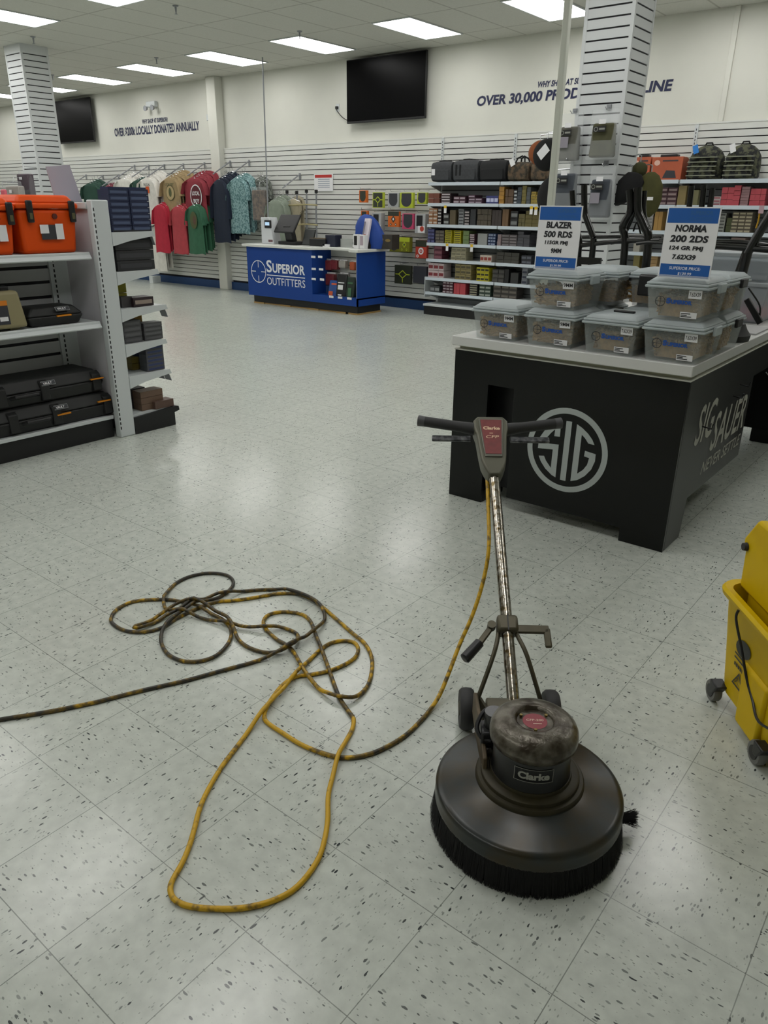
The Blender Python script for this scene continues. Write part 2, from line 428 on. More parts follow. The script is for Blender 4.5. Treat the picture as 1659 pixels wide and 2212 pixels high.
# outlet and cable
t = thing('power_outlet', 'small wall outlet with black plug left of the central television', 'outlet', (-7.33, WY, 2.96))
MB().box(-0.035, 0.035, -0.008, -0.0005, -0.057, 0.057).build('cover_plate', METW, t, bevel=0.003)
c = thing('television_cable', 'thin black cable drooping from wall outlet to central television', 'cable', (-7.33, WY, 2.96))
MB().box(-0.02, 0.02, -0.045, -0.009, -0.02, 0.02).build('plug', BLACKP, c, bevel=0.004)
pts = []
for i in range(17):
    a = i/16; pts.append((0.0+0.34*a, -0.04, -0.02-0.19*(a**0.8)-0.035*sin(pi*a)))
MB().tube(pts, 0.006, 6).build('cord', BLACKP, c, True)
# emergency light
t = thing('emergency_light', 'white two headed emergency light high on the back wall', 'emergency light', (-12.1, WY, 3.3))
MB().box(-0.14, 0.14, -0.08, -0.001, -0.05, 0.05).build('housing', METW, t, bevel=0.012)
for sx in (-0.11, 0.11):
    MB().lathe([(0, -0.0), (0.03, -0.005), (0.05, -0.05), (0.047, -0.055), (0, -0.05)], 14, (sx, -0.08, -0.07), 'y').build('lamp_head', METG, t, True)
t = thing('wall_thermostat', 'tiny white plate on wall right of the donation lettering', 'thermostat', (-10.5, WY, 2.99))
MB().box(-0.03, 0.03, -0.02, -0.001, -0.05, 0.05).build('plate', METW, t, bevel=0.004)

# wall lettering
WINK = M('navy_lettering', '#1b2147', 0.5)
def lettering(lines, label):
    mb = MB()
    for txt, x0, x1, z0, z1, sl in lines: put_text(mb, txt, (x0, WY-0.004, z0), X, Z, x1-x0-sl*(z1-z0), z1-z0, sl, 0.035)
    return tag(plain_build(mb, 'wall_lettering', WINK), label, 'lettering')
lettering([('OVER $200k LOCALLY DONATED ANNUALLY', -13.5, -10.77, 2.775, 2.952, 0.0), ('WHY SHOP AT SUPERIOR?', -12.52, -11.7, 2.985, 3.065, 0.0)],
          'navy wall lettering about money donated, under the emergency light')
lettering([('OVER 30,000 PRODUCTS ONLINE', -4.75, -2.02, 2.805, 2.95, 0.15), ('WHY SHOP AT SUPERIOR?', -3.82, -2.93, 2.985, 3.058, 0.15)],
          'navy italic wall lettering about 30,000 products behind the right slatted column')

# framed notice on slat wall
t = thing('wall_notice', 'white notice with red header on slat wall above the counter', 'notice', (-7.61, 9.19, 1.875))
MB().box(-0.21, 0.21, -0.006, 0, -0.13, 0.13).build('sheet', PAPER, t)
mb = MB(); quad(mb, (-0.19, -0.0065, 0.075), X, Z, 0.38, 0.045); plain_build(mb, 'red_header', M('notice_red', '#b8302c', 0.5), t)
mb = MB()
for i in range(5): quad(mb, (-0.12, -0.0065, 0.045-i*0.03), X, Z, 0.26, 0.012)
plain_build(mb, 'print_lines', M('grey_print', '#8f98a8', 0.6), t)

# ================================================================== BLUE COUNTER
CX0, CX1, CY0, CY1 = -8.24, -5.85, 7.98, 8.64
NX0 = -6.77
ctr = thing('checkout_counter', 'royal blue checkout counter with white top and white crosshair logo', 'counter', ((CX0+CX1)/2, (CY0+CY1)/2, 0))
o = ctr.location
MB(o).box(CX0, NX0, CY0, CY1, 0.13, 0.895).build('body', BLUEL, ctr, bevel=0.003)
mb = MB(o).box(NX0, CX1, CY0, CY0+0.02, 0.13, 0.245).box(NX0, CX1, CY0+0.02, CY1, 0.225, 0.245).box(CX1-0.02, CX1, CY0, CY1, 0.13, 0.895)
mb.box(NX0, CX1-0.02, CY1-0.02, CY1, 0.245, 0.895)
mb.build('display_end', BLUEL, ctr)
mb = MB(o).box(NX0, CX1-0.02, 8.44, 8.46, 0.245, 0.895, 1)
z = 0.895
while z > 0.25: mb.box(NX0, CX1-0.02, 8.42, 8.441, max(z-0.115+0.012, 0.245), z, 0); z -= 0.115
mb.box(CX1-0.024, CX1-0.019, CY0+0.001, 8.42, 0.245, 0.895, 0)
mb.build('slatted_back', [SLAT, GROOVE], ctr)
mb = MB(o).prism([(-8.29, 7.92), (-6.78, 7.92), (-6.58, 8.16), (-6.12, 8.16), (-5.98, 7.93), (-5.8, 7.93), (-5.8, 8.68), (-8.29, 8.68)], lambda a, b, t: (a, b, 0.896+0.042*t))
mb.build('worktop', M('white_laminate', '#dcddd8', 0.3), ctr, bevel=0.008)
MB(o).box(CX0+0.06, CX1-0.05, CY0+0.06, CY1-0.06, 0.022, 0.13).build('plinth', BLACKP, ctr)
mb = MB(o)
for i in range(4): mb.box(CX0+0.06+i*0.62, CX0+0.3+i*0.62, CY0+0.05, CY1-0.1, 0.0, 0.022)
mb.box(CX1-0.28, CX1-0.04, CY0+0.05, CY1-0.05, 0.0, 0.022); mb.box(CX0+0.06, CX1-0.05, CY0+0.075, CY0+0.1, 0.0, 0.022)
mb.build('wood_shims', M('raw_pine', '#a98a55', 0.7), ctr)
LW = M('white_vinyl_lettering', '#e8eaf0', 0.4)
mb = MB(o); yy = CY0-0.003
cc = P(540+235/12.76, 555+400/12.76, y=yy); rr_ = 0.5*(P(540+435/12.76, 555+415/12.76, y=yy).x-P(540+30/12.76, 555+390/12.76, y=yy).x)
ring(mb, cc, X, Z, rr_, rr_*0.93, 40)
for a in range(4):
    d1 = X*cos(a*pi/2)+Z*sin(a*pi/2); d2 = X*-sin(a*pi/2)+Z*cos(a*pi/2)
    mb.add([cc+d1*rr_*0.36-d2*0.006, cc+d1*rr_*0.95-d2*0.006, cc+d1*rr_*0.95+d2*0.006, cc+d1*rr_*0.36+d2*0.006], [(0, 1, 2, 3)])
q0 = P(540+460/12.76, 555+420/12.76, y=yy); q1 = P(540+1515/12.76, 555+500/12.76, y=yy); wl = q1.x-q0.x
zt = q0.z
put_text(mb, 'S', (q0.x, yy, zt), X, Z, 0.125, 0.19, 0, 0.02); put_text(mb, 'UPERIOR', (q0.x+0.14, yy, zt), X, Z, wl-0.14, 0.145, 0, 0.028)
quad(mb, (q0.x, yy, zt-0.048), X, Z, wl, 0.014)
put_text(mb, 'OUTFITTERS', (q0.x, yy, zt-0.19), X, Z, wl, 0.115, 0, 0.0)
plain_build(mb, 'logo', LW, ctr)
mb = MB(o)
for i, (px, py) in enumerate([(677, 555), (692, 555), (678, 581), (694, 582), (678, 603), (696, 604), (716, 641), (735, 643), (755, 645)]):
    q = P(px, py, y=yy)
    if i in (1, 3, 5): q = P(px, py, y=8.0)
    quad(mb, (q.x-0.045, q.y-0.004, q.z-0.015), X, Z, 0.09, 0.032)
plain_build(mb, 'price_tickets', PAPER, ctr)

def clearpack(name, x, y, z, wd, h, d, mats, label, group=None, hook=True, header=None):
    t = thing(name, label, 'packet', (x, y, z), 0, group)
    MB().box(-wd/2, wd/2, -d/2, d/2, -h, -h*0.12).build('contents', mats, t, bevel=min(d, wd)*0.15)
    MB().box(-wd*0.53, wd*0.53, -d*0.05, d*0.05, -h*0.13, 0).build('header_card', header or PAPER, t)
    if hook: MB().tube([(0, 0.001, -0.01), (0, -0.05, -0.012), (0, -0.055, 0.004)], 0.003, 5).build('peg_hook', CHROME, t, True)
    return t
RP = M('red_packet', '#8a3a3e', 0.3, var=0.3, scale=20); WP = M('white_packet', '#b9b4ac', 0.3, var=0.2, scale=20)
npk = [(700, 554, 0.10, 0.15, M('violet_grey_packet', '#7a7488', 0.3), 'violet grey small packet, leftmost of top row in blue counter display'),
       (710, 556, 0.16, 0.17, RP, 'dark red clear packet, second of top row in blue counter display'),
       (724, 556, 0.14, 0.16, RP, 'dark red clear packet, third of top row in blue counter display'),
       (742, 558, 0.14, 0.12, WP, 'pale card packet, fourth of top row in blue counter display'),
       (764, 560, 0.10, 0.14, M('orange_packet', '#c4603a', 0.3), 'small orange spotted packet at top right of blue counter display'),
       (692, 583, 0.10, 0.15, M('salmon_packet', '#c06a58', 0.4), 'salmon coloured packet, left of middle row in blue counter display'),
       (714, 585, 0.20, 0.20, RP, 'wide dark red packet, middle row of blue counter display'),
       (744, 586, 0.16, 0.14, WP, 'pale card packet, right of middle row in blue counter display'),
       (688, 606, 0.12, 0.17, M('grey_packet', '#4a4c4e', 0.3), 'grey black packet, left of bottom row in blue counter display'),
       (708, 608, 0.20, 0.30, M('blue_grey_packet', '#3d5480', 0.35), 'blue grey clear packet, bottom row of blue counter display')]
for px, py, wd, h, mt, lab in npk:
    q = P(px, py, y=8.33); clearpack('hanging_packet', q.x, 8.33, q.z-0.02, wd, h, 0.09, mt, lab, 'packets hanging in the counter display')
def pouch(name, px, py0, py1, wpx, y, mat, label, stripe=None, d=0.12, cat='bag'):
    a = P(px, py0, y=y); b = P(px, py1, y=y); wd = (P(px+wpx, py1, y=y)-b).x; h = a.z-b.z
    t = thing(name, label, cat, (b.x, y, max(b.z, 0.0)))
    MB().hexa([(-wd/2, -d/2, 0), (wd/2, -d/2, 0), (wd/2, d/2, 0), (-wd/2, d/2, 0)], [(-wd*.45, -d*.12, h), (wd*.45, -d*.12, h), (wd*.45, d*.12, h), (-wd*.45, d*.12, h)]).build('pouch', mat, t, bevel=0.012)
    mb = MB()
    if stripe:
        for (u0, u1, v0, v1) in stripe[1]:
            quad(mb, (-wd/2+wd*u0, -d/2+(d*0.38)*v0-0.008, h*v0), X, Vector((0, d*0.38, h)), wd*(u1-u0), h*(v1-v0))
        plain_build(mb, 'print', stripe[0], t)
    return t
pouch('blue_orange_pouch', 724, 606, 641, 22, 8.12, M('pouch_blue', '#2a4f8f', 0.3), 'blue and orange pouch standing low in the counter display', (M('pouch_orange', '#cf5a2e', 0.4), [(0.1, 0.5, 0.08, 0.35), (0.3, 0.8, 0.75, 0.85)]))
pouch('seed_bag', 741, 592, 643, 22, 8.12, BLACKP, 'black bag with white print standing in the counter display', (PAPER, [(0.2, 0.7, 0.35, 0.55), (0.25, 0.6, 0.1, 0.16), (0.2, 0.8, 0.62, 0.66)]))
pouch('seed_bag', 760, 598, 645, 18, 8.12, M('pouch_dark_green', '#1b2b22', 0.4), 'dark green bag with pale print, right side of counter display', (M('pouch_green', '#3f6b4a', 0.4), [(0.3, 0.7, 0.1, 0.5), (0.2, 0.8, 0.68, 0.76)]))

# on the counter top (z 0.938)
CT = 0.939
t = thing('payment_terminal_box', 'white box with small lit screen on left end of blue counter', 'box', (-7.93, 8.25, CT))
MB().hexa([(-0.13, -0.09, 0), (0.15, -0.09, 0), (0.15, 0.09, 0), (-0.13, 0.09, 0)], [(-0.13, -0.09, 0.4), (0.07, -0.09, 0.4), (0.07, 0.09, 0.4), (-0.13, 0.09, 0.4)]).build('panel', M('white_glossy', '#d5d8dc', 0.3), t, bevel=0.01)
MB().box(-0.03, 0.12, -0.11, -0.088, 0.24, 0.36).build('reader', BLACKP, t, bevel=0.008)
mb = MB(); quad(mb, (-0.01, -0.1105, 0.28), X, Z, 0.1, 0.05); plain_build(mb, 'screen', M('lit_lcd', '#a8c4dd', 0.3, emit=0.35), t)
mb = MB(); quad(mb, (0.03, -0.0905, 0.03), X, Z, 0.1, 0.035); plain_build(mb, 'print', M('brown_print', '#6b4a50', 0.5), t)
t = thing('register_monitor', 'black touch screen register seen from behind on blue counter', 'cash register', (-7.5, 8.3, CT))
MB().box(-0.2, 0.2, -0.12, 0.14, 0, 0.05).build('base', BLACKP, t, bevel=0.01)
MB().hexa([(-0.08, -0.06, 0.05), (0.08, -0.06, 0.05), (0.08, 0.04, 0.05), (-0.08, 0.04, 0.05)], [(-0.08, -0.12, 0.28), (0.08, -0.12, 0.28), (0.08, -0.02, 0.28), (-0.08, -0.02, 0.28)]).build('neck', BLACKP, t, bevel=0.01)
MB().obox((-0.03, -0.06, 0.31), (1, 0, 0), (0, 0.82, -0.57), (0, 0.57, 0.82), 0.22, 0.018, 0.16).build('screen_housing', BLACKP, t, bevel=0.012)
t = thing('card_stand', 'small black tilted customer display beside the register', 'display', (-7.12, 8.3, CT))
MB().obox((0, 0, 0.12), (1, 0, 0), (0, 0.9, -0.3), (0, 0.3, 0.9), 0.11, 0.015, 0.12).build('panel', M('dark_panel', '#222625', 0.3), t, bevel=0.006)
t = thing('black_tray', 'low black box of small goods in middle of blue counter', 'box', (-6.86, 8.3, CT))
MB().box(-0.17, 0.17, -0.1, 0.1, 0, 0.11).build('tray', BLACKP, t, bevel=0.01)
MB().box(-0.16, 0.16, -0.09, 0.09, 0.11, 0.118).build('goods', M('brassy_goods', '#6e5a36', 0.4, var=0.6, scale=60), t)
t = thing('navy_display_box', 'small navy box beside black tray on blue counter', 'box', (-6.62, 8.32, CT))
MB().box(-0.1, 0.1, -0.08, 0.08, 0, 0.17).build('box', M('navy_box', '#1b2036', 0.45), t, bevel=0.006)
MB().box(-0.12, 0.0, -0.12, -0.081, 0, 0.035).build('price_card', PAPER, t)
t = thing('clear_card_holder', 'clear grey holder leaning near the step of the counter top', 'holder', (-6.32, 8.36, CT))
MB().box(-0.16, 0.13, -0.04, 0.04, 0, 0.12).build('holder', clear('holder_plastic', '#b8bcb8', 0.6), t, bevel=0.004)
t = thing('small_black_jar', 'short black jar with white label on blue counter', 'jar', (-6.12, 8.26, CT))
MB().lathe([(0, 0), (0.045, 0), (0.045, 0.08), (0.038, 0.09), (0, 0.09)], 16).build('jar', BLACKP, t, True)
MB().lathe([(0.046, 0.015), (0.046, 0.05)], 16).build('label', PAPER, t, True)
for i, (bx, hh, nm) in enumerate([(-6.0, 0.2, 'white and black card box on blue counter, left of the pair'), (-5.9, 0.19, 'white and pink card box on blue counter, right of the pair')]):
    t = thing('card_box', nm, 'box', (bx, 8.16+0.02*i, CT))
    MB().box(-0.048, 0.048, -0.04, 0.04, 0, hh).build('carton', PAPER, t, bevel=0.003)
    mb = MB(); quad(mb, (-0.035, -0.0405, 0.05), X, Z, 0.06, 0.13); plain_build(mb, 'print', BLACKP if i == 0 else M('pink_grey_print', '#a99aa4', 0.5), t)
t = thing('leaflet_stand', 'tall slanted white leaflet stand in front of the blue bag', 'leaflet', (-5.93, 8.28, CT))
MB().obox((0, 0, 0.22), (1, 0, 0), (0, 0.95, -0.25), (0, 0.25, 0.95), 0.055, 0.02, 0.2).build('card', M('lilac_white_card', '#d9d0da', 0.5), t, bevel=0.003)
mb = MB(); quad(mb, (-0.03, -0.055, 0.2), X, Vector((0, 0.25, 0.95)), 0.03, 0.18); plain_build(mb, 'print', M('grey_print2', '#77727e', 0.5), t)
# blue garment bag
t = thing('blue_bag', 'large royal blue cloth bag slumped on the blue counter', 'bag', (-6.02, 8.44, CT))
prof = []
mb = MB(); nn = 20
lv = [(0.0, 0.24, 0.12, 0.06), (0.1, 0.27, 0.13, 0.05), (0.2, 0.26, 0.12, 0.03), (0.3, 0.23, 0.11, 0.0), (0.38, 0.18, 0.09, -0.02), (0.44, 0.12, 0.06, -0.04), (0.47, 0.04, 0.02, -0.05)]
vs = []
for i, (z, a, b, dx) in enumerate(lv):
    for j in range(nn):
        th = 2*pi*j/nn; k = 1+0.07*sin(5*th+i)+0.04*sin(9*th)
        vs.append((dx+a*k*cos(th), b*k*sin(th), z))
mb.add(vs, [(i*nn+j, i*nn+(j+1) % nn, (i+1)*nn+(j+1) % nn, (i+1)*nn+j) for i in range(len(lv)-1) for j in range(nn)]+[tuple(range(nn))[::-1], tuple((len(lv)-1)*nn+j for j in range(nn))])
mb.build('cloth', M('royal_blue_cloth', '#123f92', 0.65), t, True)
t = thing('product_carton', 'dark printed carton with brass motif on right end of blue counter', 'box', (-5.55-0.32, 8.5, CT))
MB().box(-0.02, 0.32, -0.09, 0.09, 0, 0.2).build('carton', M('dark_carton', '#3a352e', 0.45, var=0.4, scale=9), t, bevel=0.004)
mb = MB(); disc(mb, (0.1, -0.0905, 0.13), X, Z, 0.06, 0.03); disc(mb, (0.24, -0.0905, 0.12), X, Z, 0.05, 0.02); plain_build(mb, 'print', M('brass_print', '#8a7440', 0.4), t)
t = thing('orange_black_hat', 'dark cap with orange lining behind the carton on the counter', 'cap', (-5.97, 8.33, CT))
MB().lathe([(0.09, 0), (0.1, 0.05), (0.085, 0.12), (0.04, 0.17), (0, 0.18)], 20).build('crown', BLACKF, t, True)
MB().lathe([(0, 0.0), (0.06, -0.001), (0.06, 0.01), (0, 0.012)], 16, (0.03, -0.08, 0.14), 'y').build('patch', M('burnt_orange', '#b4571f', 0.6), t, True)

# free-standing metal rack behind the counter
t = thing('metal_shelf_rack', 'grey tube rack with black caps and brass rails behind counter', 'rack', (-8.0, 9.0, 0))
o = t.location; my = 8.95
ry = [P(620, 417, y=my), P(641, 418, y=my), P(662, 415, y=my), P(683, 416, y=my)]
mb = MB(o); mc = MB(o)
for q in ry:
    mb.tube([(q.x, my, q.z), (q.x, my, q.z-0.12), (q.x-0.03, my+0.02, q.z-0.28), (q.x-0.03, my+0.02, 0.0)], 0.014, 8)
    mc.lathe([(0, 0), (0.028, 0), (0.028, 0.05), (0, 0.055)], 12, (q.x, my, q.z-0.01))
mb.build('uprights', METG, t, True); mc.build('end_caps', BLACKP, t, True)
BR = M('dull_brass', '#b5aa80', 0.35, 0.6)
for zz in (P(650, 443, y=my).z, P(650, 485, y=my).z):
    MB(o).tube([(ry[0].x-0.12, my-0.06, zz), (ry[0].x+0.2, my-0.08, zz-0.005), (ry[2].x, my-0.02, zz+0.01), (ry[3].x+0.04, my-0.03, zz)], 0.012, 8).build('rail', BR, t, True)

# ================================================================== CLOTHES ON THE LEFT SLAT WALL
def shirt_mesh(key, wd, h, mat, logo=None, sleeve=0.24, flare=1.0):
    mb = MB(); nn = 28
    lv = [(0, .14, .035), (-.03, .30, .05), (-.08, .46, .06), (-.18, .49, .065), (-.35, .47, .06), (-.6, .48, .06), (-.8, .5*flare, .06), (-1.0, .51*flare, .055)]
    vs = []
    for i, (z, a, b) in enumerate(lv):
        for j in range(nn):
            th = 2*pi*j/nn; k = 1+(0.16*sin(5*th+key)+0.1*sin(8*th+2*key))*min(1, -z*2)
            vs.append((a*wd*cos(th), b*0.36*k*sin(th)*(1 if abs(cos(th)) < .95 else 1), z*h+0.01*sin(3*th+key)*min(1, -z)))
    mb.add(vs, [(i*nn+j, i*nn+(j+1) % nn, (i+1)*nn+(j+1) % nn, (i+1)*nn+j) for i in range(len(lv)-1) for j in range(nn)]+[tuple(range(nn))[::-1]])
    for s in (-1, 1):
        mb.tube([(s*.3*wd, 0, -.06*h), (s*.44*wd, 0, -.12*h), (s*.53*wd, 0, -.3*h), (s*.56*wd, 0, -(.16+sleeve)*h)], [.05*wd+.01, .1*wd, .1*wd, .11*wd], 10, True, 0, 0.2)
    return mb.mesh('shirt_body', mat, True, 60)
HK = MB().tube([(0, 0, 0), (0, 0, .05), (0.015, 0, .07), (0, 0, .085), (-.015, 0, .075)], 0.003, 5).tube([(-.14, 0, -.035), (0, 0, 0.005), (.14, 0, -.035)], 0.006, 5).mesh('hanger', CHROME)
def shirt_row(items, arm, n, key, label, wd, h, mat, logo=None, grp=None, cat='shirt', z0=None, y0=8.76, dy=0.06, sleeve=.24, name='hanging_shirt'):
    """n shirts one behind another along a wall arm; the first faces the room"""
    me = shirt_mesh(key, wd, h, mat, None, sleeve)
    words = ['front', 'second', 'third', 'fourth', 'fifth', 'sixth', 'seventh']
    for i in range(n):
        x, zt = arm; yy = y0+dy*i
        t = thing(name, ('%s %s, %s on its arm' % (label[0], label[1], words[i])), cat, (x+0.012*sin(i*2.1+key), yy, zt+0.028*i), 0.1*sin(i*1.7+key), grp)
        b = bpy.data.objects.new('shirt_body', me); COL.objects.link(b); b.parent = t
        hkk = bpy.data.objects.new('hanger', HK); COL.objects.link(hkk); hkk.parent = t
        if logo and i == 0:
            mb = MB(); logo(mb, wd, h); l = plain_build(mb, 'shirt_print', logo.mats, t)
def arm(px0, py0, label, L=0.42, drop=0.19, q=None):
    q = q or P(px0, py0, y=9.195)
    t = thing('display_arm', label, 'display arm', (q.x, 9.195, q.z), 0, 'waterfall arms on the slat wall')
    MB().box(-0.02, 0.02, -0.008, 0, -0.05, 0.05).build('bracket', METG, t)
    MB().tube([(0, -0.005, 0.03), (0, -L, -drop)], 0.011, 6).build('bar', METG, t)
    return q
zo, sc = (160, 340), 4.1475
armp = [(110, 175), (260, 180), (400, 175), (545, 90), (670, 90), (810, 85), (980, 80), (1170, 70), (1400, 55), (1570, 50)]
armn = ['above the dark green shirts', 'right of the dark green shirts', 'low, left of the white shirts', 'over the leftmost white shirts', 'over the second white shirts', 'over the long white shirts', 'over the tan shirts', 'over the maroon shirts', 'over the navy shirts', 'over the teal patterned shirts']
for (a, b), n in zip(armp, armn): arm(zo[0]+a/sc, zo[1]+b/sc, 'sloping steel wall arm '+n)
for px, py, n in [(350, 420, 'low, over the bright red shirts'), (396, 428, 'low, over the coral shirts'), (428, 425, 'low, over the green shirts'), (626, 393, 'over the sage shirts behind the register'), (1162, 0, '')][:4]:
    arm(px+22, py-12, 'sloping steel wall arm '+n)
def mk_logo(mats, fn):
    def f(mb, wd, h): fn(mb, wd, h)
    f.mats = mats; return f
def lg_tan(mb, w_, h):
    disc(mb, (0, -.030, -.33*h), X, Z, .13, .12, 24, 1); ring(mb, (0, -.031, -.33*h), X, Z, .14, .13, 24, 0); disc(mb, (0, -.032, -.32*h), X, Z, .05, .08, 16, 0)
    put_text(mb, 'LOCAL BOY', (-.15, -.036, -.17*h), X, Z, .3, .045, 0, .02, 0)
def lg_loc(mb, w_, h):
    disc(mb, (.06, -.036, -.42*h), X, Z, .17, .2, 28, 0); disc(mb, (.06, -.037, -.42*h), X, Z, .15, .18, 28, 1)
    put_text(mb, 'LOCAL', (-.05, -.038, -.40*h), X, Z, .22, .07, 0, .03, 0); put_text(mb, 'BOY', (-.02, -.038, -.58*h), X, Z, .17, .07, 0, .03, 0)
def lg_green(mb, w_, h): disc(mb, (0.0, -.036, -.3*h), X, Z, .11, .15, 20, 0); disc(mb, (.03, -.037, -.3*h), X, Z, .05, .08, 16, 1)
def lg_white(mb, w_, h): quad(mb, (-.02, -.036, -.32*h), X, Z, .1, .12, 0); put_text(mb, 'LOCAL', (-.08, -.036, -.16*h), X, Z, .2, .04, 0, .02, 1)
cT = dict(dgreen='#26483c', white='#dedbd4', tan='#a08a64', maroon='#8e2f3b', red='#b3243a', coral='#b04048', green='#33654a', navy='#141f33', teal='#6f9396', camo='#6b6f68', brown='#5d4b3c', sage='#8b9587', dark='#4a4a4c', cream='#b4ab92', rust='#7a3340')
FM = {k: M('cloth_'+k, v, 0.85, var=0.12, scale=14) for k, v in cT.items()}
FM['teal'] = M('cloth_teal_print', '#87a6a8', 0.85, col2='#4f7476', scale=35, thr=(.42, .55))
FM['camo'] = M('cloth_grey_camo', '#7c817a', 0.85, col2='#4b4f4a', scale=22, thr=(.45, .55))
OR_ = M('orange_print', '#c9521c', 0.6); YP = M('olive_print', '#4e5430', 0.7)
G = 'shirts hanging on the left slat wall'
def zpx(px, py, y=8.8): return P(px, py, y=y)
shirt_row(0, (-13.85, 1.9), 4, 1, ('dark green shirt on the far left arm,', 'beside the left column'), .62, .75, FM['dgreen'], grp=G)
shirt_row(0, (-13.15, 1.86), 3, 5, ('rust red shirt', 'behind the navy box stacks'), .58, .7, FM['rust'], grp=G)
shirt_row(0, (-12.62, 1.98), 5, 2, ('white shirt, left stack', 'above the navy boxes'), .62, .8, FM['white'], grp=G)
shirt_row(0, (-12.15, 1.95), 3, 8, ('green collared shirt', 'between the two white stacks'), .5, .72, FM['dgreen'], grp=G)
shirt_row(0, (-11.86, 1.98), 6, 3, ('white shirt, right stack', 'with orange print'), .60, .84, FM['white'], mk_logo([OR_, INK], lg_white), G)
shirt_row(0, (-11.12, 1.98), 6, 4, ('tan graphic shirt', 'between white and maroon shirts'), .62, .8, FM['tan'], mk_logo([YP, M('tan_light', '#b09c72', .8)], lg_tan), G)
shirt_row(0, (-10.42, 1.96), 6, 6, ('maroon graphic shirt', 'upper row beside the tan ones'), .66, .72, FM['maroon'], mk_logo([PAPER, M('maroon_dark', '#5a1a26', .8)], lg_loc), G)
shirt_row(0, (-11.42, 1.5), 5, 7, ('bright red shirt', 'lower row, leftmost'), .42, .86, FM['red'], None, G, y0=8.66)
shirt_row(0, (-10.86, 1.48), 5, 9, ('coral red shirt', 'lower row, middle'), .42, .84, FM['coral'], None, G, y0=8.66)
shirt_row(0, (-10.36, 1.5), 5, 10, ('mid green graphic shirt', 'lower row, rightmost'), .5, .84, FM['green'], mk_logo([YP, M('bark_brown', '#5c4636', .8)], lg_green), G, y0=8.66)
shirt_row(0, (-9.72, 1.93), 6, 11, ('navy jacket', 'right of the maroon shirts'), .5, 1.05, FM['navy'], None, G, sleeve=.45)
shirt_row(0, (-9.24, 1.95), 4, 12, ('teal patterned short sleeve shirt', 'right of the navy jackets'), .54, .9, FM['teal'], None, G)
shirt_row(0, (-8.93, 1.93), 3, 13, ('grey camouflage shirt', 'behind the teal ones'), .4, .85, FM['camo'], None, G, y0=8.95)
shirt_row(0, (-8.33, 1.6), 4, 14, ('sage green long shirt', 'behind the register monitor'), .44, .8, FM['sage'], None, G, sleeve=.4)
shirt_row(0, (-8.08, 1.62), 3, 15, ('cream trousers', 'beside the tube rack'), .3, .78, FM['cream'], None, G, sleeve=.1, y0=8.93)
arm(0, 0, 'low sloping steel wall arm over the pale lower shirts', q=Vector((-11.86, 9.195, 1.29)))
shirt_row(0, (-11.86, 1.12), 3, 16, ('pale lower shirt', 'under the long white stack'), .5, .86, FM['white'], None, G, y0=8.86)
q = P(565, 408, y=8.8)
t = thing('packaged_camouflage_trousers', 'brown camouflage trousers folded in clear bag beside teal shirts', 'trousers', (q.x, 8.74, q.z))
MB().box(-.16, .16, -.03, .03, -.5, -.02).build('folded_cloth', M('brown_camo', '#6a5542', .8, col2='#43352a', scale=18, thr=(.42, .58)), t, bevel=.02)
MB().box(-.165, .165, -.034, .034, -.51, .03).build('clear_bag', clear('thin_film', '#dfe3e6', .12, .15), t, bevel=.02)
MB().tube([(0, 0, .02), (0, 0.02, .1), (0, 0.3, .2), (0, 0.455, .22)], .004, 5).build('hanging_hook', CHROME, t)
t = thing('slat_wall_leg', 'white upright foot of the wall fixture behind the shelf end', 'post', (-12.2, 8.95, 0))
MB().box(-.06, .06, -.1, .1, 0, .14).build('foot', METW, t, bevel=.005)
# goods near the left column
q = P(62, 372, y=5.5)
def hang_bag(name, q, wd, h, d, mat, label, cat='bag', rz=0, clearbag=True, tagp=True, y_hook=5.603):
    t = thing(name, label, cat, q, rz)
    MB().box(-wd*.46, wd*.46, -d*.4, d*.4, -h, -.14*h).build('folded_cloth', mat, t, bevel=.018)
    if clearbag: MB().hexa([(-wd/2, -d/2, -1.02*h), (wd/2, -d/2, -1.02*h), (wd/2, d/2, -1.02*h), (-wd/2, d/2, -1.02*h)], [(-wd*.45, -d*.1, 0), (wd*.45, -d*.1, 0), (wd*.45, d*.1, 0), (-wd*.45, d*.1, 0)]).build('clear_bag', clear('thin_film', '#dfe3e6', .12, .15), t, bevel=.01)
    hx = min(max(t.location.x, -10.45), -10.12)-t.location.x
    if y_hook: MB().tube([(0, -.01, -.01), (0, 0, .05), (hx, y_hook-t.location.y, .06)], .005, 6).build('hanging_hook', CHROME, t, True)
    if tagp: MB().box(-.05, .02, -d*.5-.006, -d*.5-.001, -.36*h, -.26*h).build('price_tag', PAPER, t)
    return t
hang_bag('folded_garment', P(52, 368, y=5.2), .34, .34, .12, M('plum_brown_cloth', '#4c4048', .8), 'plum brown folded garment hanging left of the slatted column', 'garment')
hang_bag('clear_packet', P(30, 392, y=5.0), .4, .42, .12, M('grey_beige_cloth', '#99948e', .8), 'clear bag with grey beige cloth above the orange cooler', 'packet')
hang_bag('pink_packet', P(6, 402, y=4.8), .14, .3, .05, M('pink_card', '#cf5d6c', .6), 'pink packet at the left edge above the orange cooler', 'packet', 0, False, False)
t = thing('cooler_sign', 'lilac tilted paper sign standing behind the right orange cooler', 'sign', P(148, 440, x=-3.42))
o = t.location
qs = [P(98, 360, x=-3.42)-o, P(148, 356, x=-3.42)-o, P(176, 436, x=-3.42)-o, P(120, 436, x=-3.42)-o]
mb = MB().hexa([qs[3], qs[2], qs[2]+X*.012, qs[3]+X*.012], [qs[0], qs[1], qs[1]+X*.012, qs[0]+X*.012]); mb.build('sign_panel', M('lilac_paper', '#b3b0bd', .6), t)

